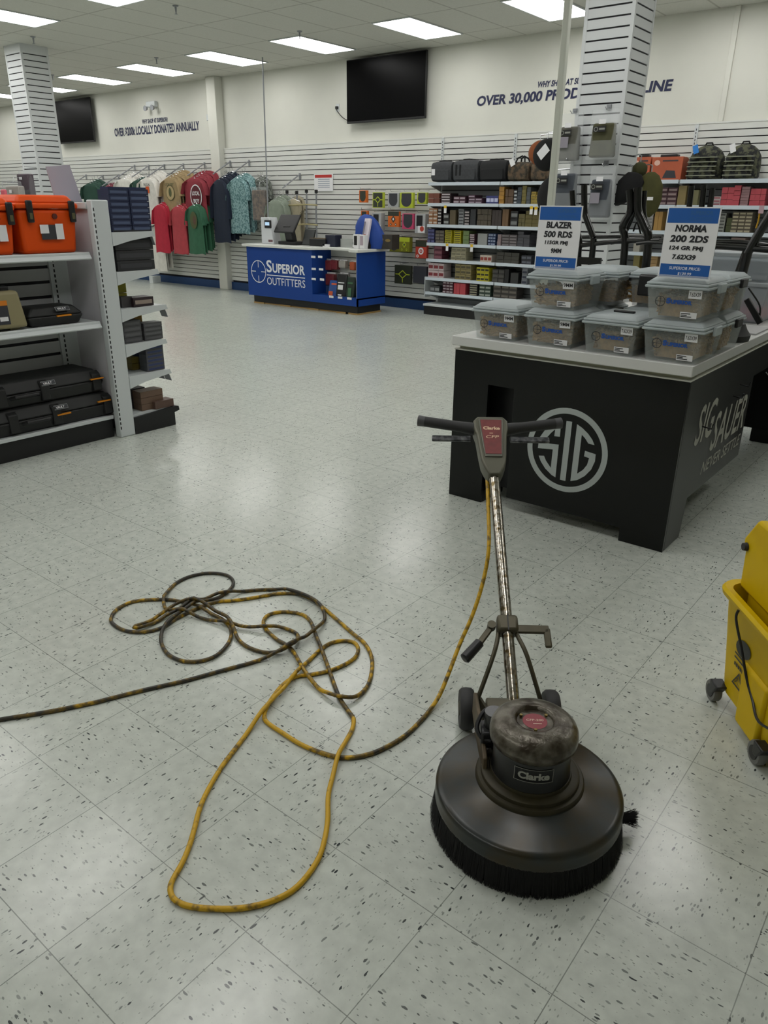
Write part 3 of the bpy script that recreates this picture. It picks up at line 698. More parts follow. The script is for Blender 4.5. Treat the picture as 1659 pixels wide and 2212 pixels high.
# ================================================================== HANGING TARGETS BETWEEN COUNTER AND SHELVES
LIME = M('lime_card', '#b4c22e', .5); OLV = M('dark_olive_card', '#2f3326', .5); ORG = M('orange_card', '#d66a1e', .5); CHA = M('charcoal_card', '#33343a', .5)
PNK = M('pink_card2', '#c8466e', .5); REDC = M('red_card', '#b8402f', .5); GRYC = M('grey_card', '#a9abad', .5); DYEL = M('olive_yellow_card', '#7c7c1e', .5)
def target(px0, px1, py0, py1, back, kind, mats, label, d=0.05, ypl=9.0):
    a = P(px0, py0, y=ypl); b = P(px1, py1, y=ypl); cx = (a.x+b.x)/2; wd = b.x-a.x; h = a.z-b.z
    t = thing('hanging_target', label, 'target', (cx, ypl, a.z), 0, 'paper targets on wall hooks')
    MB().box(-wd/2, wd/2, 0, d, -h, 0).build('card_pack', back, t, bevel=.003)
    mb = MB(); yy = -.001
    if kind == 'oval':
        quad(mb, (-wd*.38, yy, -h*.5), X, Z, wd*.76, h*.45, 0); disc(mb, (0, yy-.001, -h*.52), X, Z, wd*.40, h*.40, 26, 0)
    elif kind == 'diamond':
        quad(mb, (-wd*.44, yy, -h*.96), X, Z, wd*.88, h*.92, 0)
        for s in (1, .72):
            pass
        c0 = Vector((0, yy-.001, -h*.48)); k = .24*wd; kk = .2*h
        for p, q in ((Vector((0, 0, kk)), Vector((k, 0, 0))), (Vector((k, 0, 0)), Vector((0, 0, -kk))), (Vector((0, 0, -kk)), Vector((-k, 0, 0))), (Vector((-k, 0, 0)), Vector((0, 0, kk))), (Vector((k, 0, 0)), Vector((wd*.44, 0, 0))), (Vector((-k, 0, 0)), Vector((-wd*.44, 0, 0))), (Vector((0, 0, -kk)), Vector((0, 0, -h*.44)))):
            dd = (q-p).normalized(); nn_ = Vector((-dd.z, 0, dd.x))*.006
            mb.add([c0+p-nn_, c0+q-nn_, c0+q+nn_, c0+p+nn_], [(0, 1, 2, 3)], 1)
    elif kind == 'small_diamond':
        quad(mb, (-wd*.5, yy, -h*.3), X, Z, wd, h*.3, 0)
        for cx_, cz_, s in ((0, -.5*h, .2), (-.22*wd, -.84*h, .09), (.22*wd, -.84*h, .09)):
            c0 = Vector((cx_, yy-.001, cz_)); mb.add([c0+Z*s*wd*1.2, c0+X*s*wd, c0-Z*s*wd*1.2, c0-X*s*wd], [(0, 3, 2, 1)], 0)
            c1 = c0-Y*.001; mb.add([c1+Z*s*wd*.5, c1+X*s*wd*.45, c1-Z*s*wd*.5, c1-X*s*wd*.45], [(0, 3, 2, 1)], 1)
    elif kind == 'label':
        quad(mb, (-wd*.36, yy, -h*.62), X, Z, wd*.6, h*.55, 0); quad(mb, (-wd*.2, yy-.001, -h*.97), X, Z, wd*.66, h*.36, 2)
        disc(mb, (wd*.2, yy-.002, -h*.76), X, Z, wd*.2, wd*.2, 20, 1)
    elif kind == 'bull':
        quad(mb, (-wd*.5, yy, -h*.36), X, Z, wd, h*.36, 0)
        ring(mb, (0, yy-.001, -h*.6), X, Z, wd*.24, wd*.13, 24, 1); disc(mb, (0, yy-.001, -h*.6), X, Z, wd*.06, n=12, mi=1); ring(mb, (-wd*.3, yy-.001, -h*.88), X, Z, wd*.11, wd*.05, 16, 1)
    elif kind == 'arcs':
        for ro in (1.0, .72, .45): ring(mb, (wd*.5-wd*1.0, yy-.001*ro, 0), X*1, Z*1, 0.001, 0.0009, 8, 0)
    if mb.f: plain_build(mb, 'printed_face', mats, t)
    MB().tube([(0, d+.19-(d+.0), .03), (0, -.06, .02), (0, -.065, .045)], .004, 6).build('wall_hook', CHROME, t, True)
    return t
o_ = (760, 390); s_ = 8.295
def T(cx0, cx1, cy0, cy1, *a, **k): target(o_[0]+cx0/s_, o_[0]+cx1/s_, o_[1]+cy0/s_, o_[1]+cy1/s_, *a, **k)
T(130, 262, 175, 395, ORG, 'oval', [OLV], 'orange card with dark oval, top left of the hanging targets')
T(372, 560, 210, 490, LIME, 'diamond', [OLV, LIME], 'lime edged square dark target, second in the top row of targets')
T(648, 835, 220, 480, GRYC, 'oval', [CHA], 'grey card with charcoal half oval, third in top row of targets')
T(865, 1090, 215, 495, LIME, 'oval', [CHA], 'large lime card with dark oval, fourth in top row of targets')
T(1172, 1335, 215, 420, LIME, 'oval', [CHA], 'small lime card with dark oval, right end of the top target row')
T(163, 275, 540, 760, ORG, 'oval', [OLV], 'orange card with dark oval, left end of second target row')
T(365, 520, 580, 925, GRYC, 'label', [BLACKP, REDC, PAPER], 'black white red pack, left of the two alike in second target row', d=.1)
T(648, 840, 550, 835, ORG, 'small_diamond', [OLV, PAPER], 'orange pack with dark diamond, middle of the second target row')
T(905, 1105, 590, 875, PNK, 'oval', [CHA], 'pink card with dark oval in the second target row')
T(1135, 1310, 600, 950, GRYC, 'label', [BLACKP, REDC, PAPER], 'black white red pack, right end of second target row', d=.1)
T(660, 850, 1010, 1280, DYEL, 'oval', [CHA], 'olive yellow card with black oval, left of third target row')
T(850, 1030, 1015, 1285, DYEL, 'small_diamond', [LIME, CHA], 'olive yellow pack with lime shapes, third target row', d=.08)
T(1145, 1335, 1065, 1400, REDC, 'bull', [OLV, PAPER], 'red card with white ring, right end of third target row')
T(768, 1050, 1510, 1865, OLV, 'diamond', [OLV, LIME], 'large dark green target with lime diamond lines, lowest row')
T(1100, 1330, 1530, 1850, CHA, 'none', [GRYC], 'charcoal card with pale arcs, lowest row beside the white bracket')
t = thing('shelf_end_bracket', 'white curved shelf end panel beside the charcoal card target', 'bracket', (-5.29, 8.9, .44))
MB().prism([(.26, .0), (.26, .30), (-.02, .30), (-.04, .24), (.1, .1), (.12, 0)], lambda a, b, tt: (.0-.012*tt, -a+.27, b-.2)).build('panel', METW, t)

# ================================================================== WALL SHELVING WITH CARTRIDGE BOXES
SZ = [1.845, 1.57, 1.285, 1.03, .805, .54, .33]
FY = 8.86
def bay(x0, x1, label, zs, base=True, group='white wall shelving bays'):
    t = thing('wall_shelving_bay', label, 'shelving', ((x0+x1)/2, 9.18, 0), 0, None); o = t.location
    for z in zs:
        sh = MB(o).box(x0+.01, x1-.01, FY, 9.17, z-.03, z).build('shelf', METW, t, bevel=.003)
        mb = MB(o).box(x0+.01, x1-.01, FY-.012, FY, z-.038, z+.004); r = mb.build('price_rail', RAILM, sh)
        for e in (x0+.012, x1-.024): MB(o).prism([(9.17, z-.12), (9.17, z), (FY+.02, z), (FY+.02, z-.035)], lambda a, b, tt, e=e: (e+.012*tt, a, b)).build('side_bracket', METW, sh)
    if base:
        MB(o).box(x0+.01, x1-.01, 8.8, 9.17, .13, .16).build('base_shelf', METW, t, bevel=.003)
        MB(o).box(x0+.01, x1-.01, 8.83, 9.17, 0, .13).build('kick_plate', BLACKP, t)
    return t
SH7 = list(SZ)
bay(-5.25, -4.05, 'wall shelving bay with yellow boxes, directly right of the targets', SH7)
bay(-4.05, -2.85, 'wall shelving bay behind the stacked tubs, under the camouflage duffel', SH7)
bay(-2.85, -1.65, 'wall shelving bay mostly hidden behind the right slatted column', SH7)
bay(-1.65, -.45, 'wall shelving bay with pink boxes right of the column', SH7)
bay(-.45, .75, 'wall shelving bay at the right edge of the photo', SH7)

BOXQ = []     # (area, build-args)
COLN = {}
def bmat(hexc): return M('carton_'+hexc, '#'+hexc, .55)
_bm = {}
def boxmesh(c1, c2):
    k = (c1, c2)
    if k not in _bm:
        mb = MB().box(-.5, .5, -.5, .5, 0, 1, 0)
        if c2:
            mb.add([(-.42, -.503, .25), (.42, -.503, .25), (.42, -.503, .7), (-.42, -.503, .7)], [(0, 1, 2, 3)], 1)
        me = bpy.data.meshes.new('carton'); me.from_pydata([tuple(v) for v in mb.v], [], mb.f)
        me.materials.append(bmat(c1)); me.materials.append(bmat(c2 or c1)); me.polygons.foreach_set('material_index', mb.m)
        _bm[k] = me
    return _bm[k]
def stack(where, desc, x0, x1, z0, z1, nx, nz, c1, c2=None, y=None, depth=.2, axis='x', ragged=0, name='cartridge_box'):
    """nx columns by nz rows of cartons between real extents"""
    y = FY+.02 if y is None else y
    wx = (x1-x0)/nx; hz = (z1-z0)/nz
    for i in range(nx):
        top = nz-(ragged if (i == nx-1 and nx > 1) else 0)
        for j in range(top):
            cx = x0+wx*(i+.5); jit = random.uniform(-.006, .006)
            colw = '' if nx == 1 else ('left column, ' if i == 0 else 'right column, ' if i == nx-1 else ORL[i]+' column, ')
            roww = 'single' if nz == 1 else ('top' if j == top-1 else ORD[j])
            lab = '%s box, %s%s, %s' % (desc, colw, roww, where)
            BOXQ.append((wx*hz, name, lab, cx if axis == 'x' else y+depth/2, (y+depth/2+jit) if axis == 'x' else cx, z0+hz*j+.0005, wx*.96, depth, hz*.95, c1, c2, axis, desc+' '+where))
def row(zi, where, lst):
    for e in lst:
        px0, px1, pyt, nx, nz, c1, c2, desc = e[:8]
        a = P(px0, pyt, y=FY+.02); b = P(px1, pyt, y=FY+.02)
        stack(where, desc, a.x, b.x, SZ[zi], max(a.z, SZ[zi]+.05), nx, nz, c1, c2, ragged=e[8] if len(e) > 8 else 0)
row(1, 'first shelf below the bags', [
 (926, 950, 417, 2, 2, '6e3d2e', None, 'red brown'), (953, 974, 417, 1, 4, '3a2c30', 'b8b0b4', 'dark white striped'), (980, 1006, 424, 2, 2, '4a2c38', 'a89aa2', 'maroon striped'),
 (1012, 1042, 421, 2, 3, '4a3040', '9a8c98', 'plum striped', 1), (1050, 1077, 422, 3, 1, '33386e', 'b9bcd8', 'blue violet'), (1079, 1090, 403, 1, 4, 'a87c35', None, 'amber'),
 (1093, 1110, 408, 3, 2, '5b4634', None, 'tan brown tall'), (1111, 1118, 410, 1, 4, '30323a', 'b5b8ba', 'black and white'), (1119, 1128, 404, 1, 4, '3c434c', None, 'slate'),
 (1129, 1138, 401, 1, 5, '6f6534', None, 'olive gold'), (1139, 1147, 404, 1, 4, '505457', None, 'grey'), (1148, 1167, 414, 2, 4, 'a08a3c', '7a6a2e', 'mustard yellow', 1)])
row(2, 'second shelf below the bags', [
 (927, 945, 450, 2, 4, '9c6a44', 'b9b2a8', 'orange tan'), (946, 954, 450, 1, 5, '2a2326', 'b5b0ac', 'black striped'), (958, 970, 461, 1, 2, '2e2c2c', '8f9290', 'black grey'),
 (972, 985, 452, 2, 1, '584d38', None, 'olive brown'), (991, 1002, 452, 1, 5, '85888a', '3c3c40', 'pale grey'), (1004, 1015, 455, 1, 5, '2a2426', 'a49c9c', 'black with white'),
 (1017, 1029, 450, 1, 1, '2a2c30', None, 'plain black'), (1032, 1062, 451, 4, 3, '4c4438', None, 'taupe'), (1064, 1084, 452, 3, 1, '3a3230', None, 'dark brown'),
 (1086, 1099, 450, 2, 1, '6c5238', None, 'copper brown'), (1104, 1120, 455, 1, 2, '1b1b1d', '707272', 'tall black'), (1121, 1135, 462, 2, 3, '5d5634', None, 'dull olive'), (1136, 1166, 455, 2, 4, '61582f', None, 'moss gold')])
row(3, 'third shelf below the bags', [
 (924, 939, 494, 2, 4, '33345a', '565a86', 'indigo'), (941, 960, 497, 2, 4, '4a443e', '655e54', 'grey brown'), (962, 976, 497, 1, 7, 'b8ad1e', '3c3a16', 'bright yellow, left stack'),
 (981, 996, 498, 1, 7, 'b8ad1e', '3c3a16', 'bright yellow, right stack'), (1001, 1014, 498, 1, 3, '66784a', None, 'leaf green'), (1015, 1026, 505, 1, 5, '4a3038', 'b8aeb0', 'white and maroon'),
 (1032, 1053, 503, 3, 1, '8f918f', None, 'silver grey tall'), (1055, 1071, 504, 3, 4, '2a3a5e', '8d97ac', 'navy and silver'), (1075, 1083, 506, 1, 5, '8a7a7c', None, 'dusty pink'),
 (1084, 1118, 506, 2, 4, '4c4648', '7a7476', 'warm grey'), (1119, 1145, 500, 2, 5, '44444a', None, 'dark grey', 1)])
row(4, 'fourth shelf below the bags', [
 (938, 956, 529, 1, 3, '5a2a38', '7a4a54', 'burgundy'), (975, 1007, 534, 3, 3, '9c967c', '6e6a56', 'cream'), (1037, 1062, 550, 3, 1, 'c0b4a8', '8a3a30', 'white and red'),
 (1073, 1122, 544, 3, 3, '3c3a34', None, 'dark khaki'), (1127, 1149, 551, 2, 2, '2c2e36', '5a5e68', 'dark navy')])
row(5, 'fifth shelf below the bags', [
 (925, 959, 567, 3, 2, 'c0b0b0', '7c2f34', 'white framed maroon'), (984, 1018, 570, 3, 3, '867a50', '4e4832', 'tan and black'), (1030, 1057, 577, 3, 3, 'b0a81c', '2c2c14', 'yellow black'),
 (1064, 1090, 581, 2, 3, '343230', '4a4844', 'brown black'), (1091, 1100, 580, 1, 1, '191919', None, 'black cube'), (1103, 1120, 588, 1, 1, '2c2c2c', None, 'charcoal low'), (1129, 1141, 571, 1, 4, '6a6e74', '2c3040', 'grey white end')])
row(6, 'lowest stocked wall shelf', [
 (929, 950, 616, 2, 1, '3c3e40', '8a8c8c', 'grey low'), (957, 979, 607, 3, 4, '4a2430', 'a89ca0', 'maroon white'), (981, 1006, 610, 4, 1, 'b4444c', None, 'plain red'),
 (1014, 1032, 613, 1, 5, '2c2a26', 'a39d84', 'black cream'), (1036, 1061, 608, 2, 4, '3a4a40', '9aa096', 'green white'), (1066, 1118, 613, 3, 3, '3e3a36', '6a645c', 'mottled dark')])
row(1, 'top stocked shelf, right of the column', [
 (1406, 1421, 412, 1, 3, '5a5048', None, 'dusky'), (1423, 1465, 405, 2, 4, '472a32', '8c7a78', 'wine red'), (1467, 1485, 399, 1, 1, '84734a', None, 'tan tall'), (1499, 1511, 409, 1, 1, '6d6a4a', None, 'olive upright'),
 (1541, 1558, 424, 1, 3, 'b4a6a6', '8a4c54', 'pale pink label'), (1561, 1588, 404, 2, 3, 'b0454f', None, 'rose red'), (1588, 1603, 400, 1, 4, 'b0454f', None, 'rose red tall'), (1604, 1622, 403, 1, 7, '8a6a6c', None, 'faded rose'), (1623, 1657, 407, 3, 3, 'b0454f', None, 'rose red end')])
row(2, 'second stocked shelf, right of the column', [
 (1399, 1413, 455, 1, 6, '9c9a98', '6c6c6c', 'white grey'), (1416, 1433, 455, 2, 1, 'a07c42', None, 'gold upright'), (1547, 1570, 460, 1, 6, '8a8c86', '3c3e3c', 'white slotted'), (1571, 1583, 470, 1, 2, '3e4424', None, 'dark olive green'),
 (1584, 1628, 457, 3, 6, '5e5546', 'a39a80', 'khaki speckled')])
row(3, 'third stocked shelf, right of the column', [
 (1372, 1386, 500, 1, 2, '9a968c', None, 'off white'), (1541, 1577, 513, 2, 1, '5c6468', None, 'blue grey low'), (1580, 1612, 511, 1, 1, '7d6a64', None, 'rosy brown')])
row(4, 'fourth stocked shelf, right of the column', [
 (1370, 1384, 549, 1, 1, '766c3c', None, 'olive block'), (1406, 1422, 551, 1, 4, 'a4865a', None, 'sand gold')])

# yellow shelf tags
for px, py, n in [(962, 448, 'left end of the first box shelf'), (1148, 450, 'left of two at right end of first box shelf'), (1158, 451, 'right of two at right end of first box shelf'), (966, 530, 'under third box shelf, left'), (1019, 532, 'under third box shelf, right')]:
    q = P(px, py, y=FY-.02); t = thing('shelf_tag', 'yellow white price tag, '+n, 'tag', q, 0, 'yellow shelf tags')
    MB().box(-.022, .022, -.002, 0, -.075, .02).build('card', PAPER, t)
    mb = MB(); quad(mb, (-.022, -.003, -.01), X, Z, .044, .035); plain_build(mb, 'yellow_top', M('tag_yellow', '#d8b020', .5), t)
    MB().box(-.004, .004, .0, .01, .015, .035).build('clip', METW, t)

# duffel bags and packs on the top shelf
def duffel(px0, px1, pyt, mat, label, d=.26, handles=True, extra=None, z=SZ[0], strap=BLACKF, hh_=.03):
    a = P(px0, pyt, y=FY+.03); b = P(px1, pyt, y=FY+.03); wd = b.x-a.x; h = a.z-z
    t = thing('duffel_bag', label, 'bag', ((a.x+b.x)/2, FY+.03+d/2, z+.003))
    mb = MB(); nn = 20; vs = []
    for i, u in enumerate((-1, -.94, -.6, 0, .6, .94, 1)):
        k = (.55, .93, 1, 1.03, 1, .93, .55)[i]
        for j in range(nn):
            th = 2*pi*j/nn; cx = cos(th); cz = sin(th)
            sq = lambda v: math.copysign(abs(v)**.55, v)
            vs.append((u*wd/2, sq(cx)*d/2*k, h/2+sq(cz)*h/2*k))
    mb.add(vs, [(i*nn+j, i*nn+(j+1) % nn, (i+1)*nn+(j+1) % nn, (i+1)*nn+j) for i in range(6) for j in range(nn)]+[tuple(range(nn))[::-1], tuple(6*nn+j for j in range(nn))])
    # flatten underside
    zmin = min(v.z for v in mb.v)
    for v in mb.v: v.z = max(v.z-zmin, 0.0)
    mb.build('bag_body', mat, t, True, ang=60)
    if handles:
        for s in (-1, 1): MB().tube([(-wd*.22, s*d*.3, h*.93), (-wd*.16, s*d*.2, h*(1.0+hh_)), (0, s*d*.1, h*(1+1.6*hh_)), (wd*.16, s*d*.2, h*(1.0+hh_)), (wd*.22, s*d*.3, h*.93)], .011, 8).build('handle', strap, t, True)
    MB().box(-wd*.4, wd*.4, -d*.53, -d*.49, h*.12, h*.6).build('front_pocket', mat, t, bevel=.008)
    mb = MB()
    if extra: extra(mb, wd, d, h); plain_build(mb, 'print', extra.mats, t)
    return t
GD = M('grey_duffel_cloth', '#3c3e41', .85, var=.15, scale=30); BD = M('black_duffel_cloth', '#17181a', .85)
CM = M('camouflage_cloth', '#5b4a38', .85, col2='#2f2c22', scale=16, thr=(.42, .58))
CM2 = M('woodland_camouflage', '#4d4f3c', .85, col2='#17181a', scale=22, thr=(.46, .56))
def ex1(mb, w_, d, h): quad(mb, (-w_*.42, -d*.535, h*.35), X, Z, .06, .08)
ex1.mats = PAPER
def ex2(mb, w_, d, h):
    quad(mb, (-w_*.35, -d*.535, h*.3), X, Z, .03, .14); quad(mb, (-w_*.2, -d*.535, h*.3), X, Z, .03, .14)
ex2.mats = BLACKF
duffel(930, 975, 350, GD, 'grey duffel bag with white tag, leftmost on the top shelf', extra=ex1)
duffel(977, 1033, 347, GD, 'grey duffel bag with two black straps, second on the top shelf', extra=ex2)
duffel(1035, 1094, 347, BD, 'black duffel bag between grey and camouflage bags on top shelf')
def ex3(mb, w_, d, h): quad(mb, (-w_*.3, -d*.535, h*.75), (1, 0, .5), (-.5, 0, 1), .07, .09)
ex3.mats = PAPER
duffel(1096, 1143, 351, CM, 'brown camouflage handbag with tall handles on the top shelf', extra=ex3, hh_=.2)
duffel(1146, 1184, 352, CM, 'camouflage bag behind the pale pole on the top shelf', handles=False)
def seatbox(px0, px1, label):
    a = P(px0, 340, y=FY+.04); b = P(px1, 340, y=FY+.04); h = a.z-SZ[0]; wd = b.x-a.x
    t = thing('orange_carton', label, 'box', ((a.x+b.x)/2, FY+.15, SZ[0]+.002))
    MB().box(-wd/2, wd/2, -.1, .1, 0, h).build('carton', M('orange_print_carton', '#b75a3a', .55, var=.15, scale=5), t, bevel=.004)
    MB().box(-wd*.3, wd*.25, -.05, .05, h, h+.03).build('carry_handle', BLACKP, t, bevel=.008)
    mb = MB()
    mb.add([(-wd*.1, -.1015, h*.08), (wd*.35, -.1015, h*.08), (wd*.28, -.1015, h*.4), (0, -.1015, h*.42)], [(0, 1, 2, 3)], 0)
    disc(mb, (-wd*.32, -.1015, h*.75), X, Z, .035, .03, 16, 1); quad(mb, (-wd*.15, -.1015, h*.8), X, Z, wd*.5, h*.06, 0)
    plain_build(mb, 'print', [CHA, M('pale_pink_print', '#d8b0a0', .5)], t)
seatbox(1368, 1406, 'orange printed carton with black handle, partly behind the column')
seatbox(1409, 1476, 'orange printed carton with black handle, beside camouflage backpacks')
def backpack(px0, px1, pyt, label, tagc):
    a = P(px0, pyt, y=FY+.03); b = P(px1, pyt, y=FY+.03); wd = b.x-a.x; h = a.z-SZ[0]
    t = thing('camouflage_backpack', label, 'backpack', ((a.x+b.x)/2, FY+.16, SZ[0]+.003))
    mb = MB(); nn = 24; vs = []
    lv = [(0, .46, .11), (.08, .5, .12), (.4, .5, .125), (.65, .47, .12), (.82, .38, .1), (.94, .24, .07), (1.0, .08, .02)]
    for z, a_, d_ in lv:
        for j in range(nn):
            th = 2*pi*j/nn; sq = lambda v: math.copysign(abs(v)**.7, v); vs.append((sq(cos(th))*a_*wd, sq(sin(th))*d_, z*h))
    mb.add(vs, [(i*nn+j, i*nn+(j+1) % nn, (i+1)*nn+(j+1) % nn, (i+1)*nn+j) for i in range(6) for j in range(nn)]+[tuple(range(nn))[::-1]]); mb.build('pack_body', CM2, t, True, ang=60)
    MB().box(-wd*.36, wd*.3, -.15, -.1, h*.04, h*.42).build('lower_pocket', CM2, t, bevel=.012)
    for k in range(5): MB().box(-wd*.42, wd*.38, -.158, -.12, h*(.1+.13*k), h*(.125+.13*k)).build('webbing_strap', M('pale_webbing', '#8a8d7c', .8), t)
    mb = MB(); quad(mb, (-wd*.3, -.13, h*.72), (1, 0, .4), (-.3, 0, 1), .06, .09); plain_build(mb, 'hang_tag', tagc, t)
    MB().tube([(-.05, 0, h*.95), (-.03, 0, h*1.06), (.03, 0, h*1.06), (.05, 0, h*.95)], .01, 6).build('grab_handle', BLACKF, t, True)
backpack(1486, 1564, 314, 'camouflage backpack with blue tag, left of the two on top shelf', M('tag_blue', '#2f7fd0', .5))
backpack(1566, 1644, 311, 'camouflage backpack with white tag, right of the two on top shelf', PAPER)

# ================================================================== LEFT GONDOLA
GX = -2.98
gon = thing('gondola_shelving', 'white two sided gondola shelf with black kick plates at left', 'shelving', (-3.4, 1.2, 0)); o = gon.location
bx = P(147, 600, y=2.06).x
mb = MB(o)
mb.hexa([(GX-.06, 2.05, 0), (GX, 2.05, 0), (GX, 2.17, 0), (GX-.06, 2.17, 0)], [(GX-.06, 2.05, 1.545), (GX, 2.05, 1.545), (GX, 2.17, 1.545), (GX-.06, 2.17, 1.545)])
mb.build('end_upright', METW, gon, bevel=.008)
mb = MB(o)
for i in range(44): mb.box(GX-.0, GX+.001, 2.056, 2.064, .06+i*.033, .08+i*.033)
mb.build('slot_strip', GROOVE, gon)
mb = MB(o)
for z in (.055, .07): mb.lathe([(0, GX+.0005), (.005, GX+.001)], 8, (0, 2.11, z), 'x')
MB(o).box(bx-.02, GX-.06, 2.06, 2.08, .14, 1.49).build('side_panel', M('grey_white_panel', '#c7c4c9', .35), gon)
MB(o).box(bx-.02, GX-.06, 2.045, 2.085, 1.49, 1.53).build('top_rail', METW, gon, bevel=.004)
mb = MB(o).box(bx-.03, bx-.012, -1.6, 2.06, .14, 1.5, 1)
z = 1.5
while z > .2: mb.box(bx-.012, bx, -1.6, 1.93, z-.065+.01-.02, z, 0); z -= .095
mb.build('slatted_back', [M('gondola_grey_slat', '#b9babb', .5), GROOVE], gon)  # back panel slats in plain grey
mb = MB(o).box(bx-.01, bx+.012, 1.93, 2.06, .14, 1.5, 0)
for i in range(40): mb.box(bx+.012, bx+.014, 1.957, 1.966, .17+i*.033, .19+i*.033, 1)
mb.build('back_standard', [METW, GROOVE], gon)
for zz, fx in ((1.232, -3.035), (.80, -3.02)):
    s_h = MB(o).box(bx, fx, -1.6, 2.03, zz-.03, zz).build('shelf', METW, gon, bevel=.003)
    MB(o).prism([(fx-.012, zz+.003), (fx+.015, zz-.035), (fx+.01, zz-.042), (fx-.016, zz-.03)], lambda a, b, t: (a, -1.6+3.63*t, b)).build('price_rail', METW, s_h)
MB(o).box(bx, GX-.06, -1.6, 2.05, .13, .155).build('base_shelf', METW, gon, bevel=.003)
MB(o).box(bx-.4, GX-.075, -1.6, 2.045, 0, .13).build('kick_plate', BLACKP, gon)
for zz, yy in ((1.19, 1.66), (.76, 1.47), (.76, 1.85), (.76, 1.2)):
    pass
# end cap shelves, facing the back wall
EX0 = -3.9
MB(o).box(EX0, GX-.06, 2.085, 2.16, .13, 1.5).build('end_cap_back', METW, gon)
EZ = [1.352, 1.107, .868, .632, .415]; ED = [2.485, 2.49, 2.53, 2.50, 2.51]
for zz, yf in zip(EZ, ED):
    s_h = MB(o).box(EX0, GX-.012, 2.165, yf, zz-.022, zz-.002).build('end_cap_shelf', METW, gon)
    MB(o).prism([(2.17, zz), (yf, zz+.002), (yf+.012, zz-.03), (yf-.04, zz-.034), (2.30, zz-.055), (2.17, zz-.085)], lambda a, b, t: (GX-.012*t, a, b)).build('shelf_bracket', METW, s_h)
MB(o).box(EX0, GX-.02, 2.165, 2.53, .12, .14).build('end_cap_base', METW, gon)
MB(o).prism([(2.17, 0), (2.515, 0), (2.515, .095), (2.56, .105), (2.555, .135), (2.53, .14), (2.17, .12)], lambda a, b, t: (GX-.85*t, a, b)).build('end_cap_kick', BLACKP, gon)
# small grey ticket holders hanging under end shelves
for px, py, n in [(400-60, 0, '')]: pass

def P3(px, py): return P(px, py, x=GX-.02)
def estack(where, desc, pya, px0, px1, pyt, pyb, ny, nz, c1, c2=None, x=-3.02, depth=.09, ragged=0, zi=0):
    z0 = EZ[zi] if zi < 5 else .14
    a = P(px0, pyb, x=x); b = P(px1, pyb, x=x); zt = P((px0+px1)/2, pyt, x=x).z
    stack(where, desc, a.y, b.y, z0+.001, zt, ny, nz, c1, c2, y=x-depth, depth=depth, axis='y', ragged=ragged)
W5 = 'on the end cap'
estack('top end cap shelf, front', 'navy', 0, 243, 329, 408, 500, 2, 7, '1b2544', '4a5674', zi=0)
estack('top end cap shelf, middle depth', 'navy blue', 0, 243, 325, 404, 500, 2, 7, '1e2a50', '8a93a8', x=-3.14, zi=0)
estack('top end cap shelf, rear', 'dark blue', 0, 236, 318, 410, 500, 2, 7, '1b2544', '4a5674', x=-3.26, zi=0)
estack('second end cap shelf', 'black', 0, 252, 336, 495, 573, 1, 4, '2a2a2c', '3a3a3e', depth=.16, zi=1)
estack('second end cap shelf, rear', 'dark brown', 0, 250, 300, 495, 573, 1, 4, '261f1c', '4a3c30', x=-3.2, depth=.14, zi=1)
estack('third end cap shelf, against upright', 'olive yellow', 0, 258, 276, 603, 650, 1, 2, '8a8418', None, x=-3.12, depth=.1, zi=2)
estack('third end cap shelf, back', 'grey flat', 0, 262, 286, 640, 650, 1, 1, '3c3a3a', None, x=-3.05, depth=.12, zi=2)
estack('third end cap shelf, front', 'dark printed flat', 0, 288, 333, 641, 655, 1, 1, '2c2022', '9a8c80', depth=.12, zi=2)
estack('fourth end cap shelf, left', 'charcoal', 0, 268, 308, 692, 728, 1, 4, '4a4a4c', '5c5c5e', zi=3)
estack('fourth end cap shelf, right', 'dark charcoal', 0, 312, 353, 696, 728, 1, 4, '4a4a4c', '5c5c5e', zi=3)
estack('fourth end cap shelf, behind', 'ochre', 0, 270, 312, 672, 728, 1, 1, '8a6a1c', None, x=-3.16, depth=.1, zi=3)
estack('fifth end cap shelf', 'slate blue grey', 0, 318, 357, 745, 795, 1, 6, '4c4e54', '2e3a66', zi=4)
estack('fifth end cap shelf, behind', 'blue printed', 0, 300, 340, 745, 795, 1, 6, '2a3560', '8a90a8', x=-3.14, depth=.1, zi=4)
estack('fifth end cap shelf, far back', 'dull yellow', 0, 286, 306, 770, 795, 1, 2, '7a6a2c', None, x=-3.14, depth=.1, zi=4)
estack('end cap base, rear', 'black brown', 0, 280, 318, 838, 880, 1, 4, '3a3436', None, x=-3.14, depth=.1, zi=5)
estack('end cap base, middle', 'brown', 0, 305, 355, 842, 876, 1, 3, '6a5444', None, x=-3.03, depth=.1, zi=5)
estack('end cap base, front flat', 'reddish brown', 0, 335, 377, 864, 880, 1, 1, '5c463c', None, x=-2.995, depth=.09, zi=5)
for px, py, zi, n in [(336, 664, 2, 'third'), (350, 812, 4, 'fifth, left'), (357, 812, 4, 'fifth, right'), (322, 510, 0, 'first, left'), (330, 508, 0, 'first, right')]:
    q = P(px, py, x=-3.05); zz = EZ[zi]
    t = thing('ticket_holder', 'small grey ticket holder hanging under the %s end cap shelf' % n, 'ticket holder', (-3.03-.08*('left' in n), ED[zi]-.004, zz-.03))
    MB().obox((0, .012, -.03), (1, 0, 0), (0, 1, .35), (0, -.35, 1), .035, .002, .028).build('flap', METG, t)
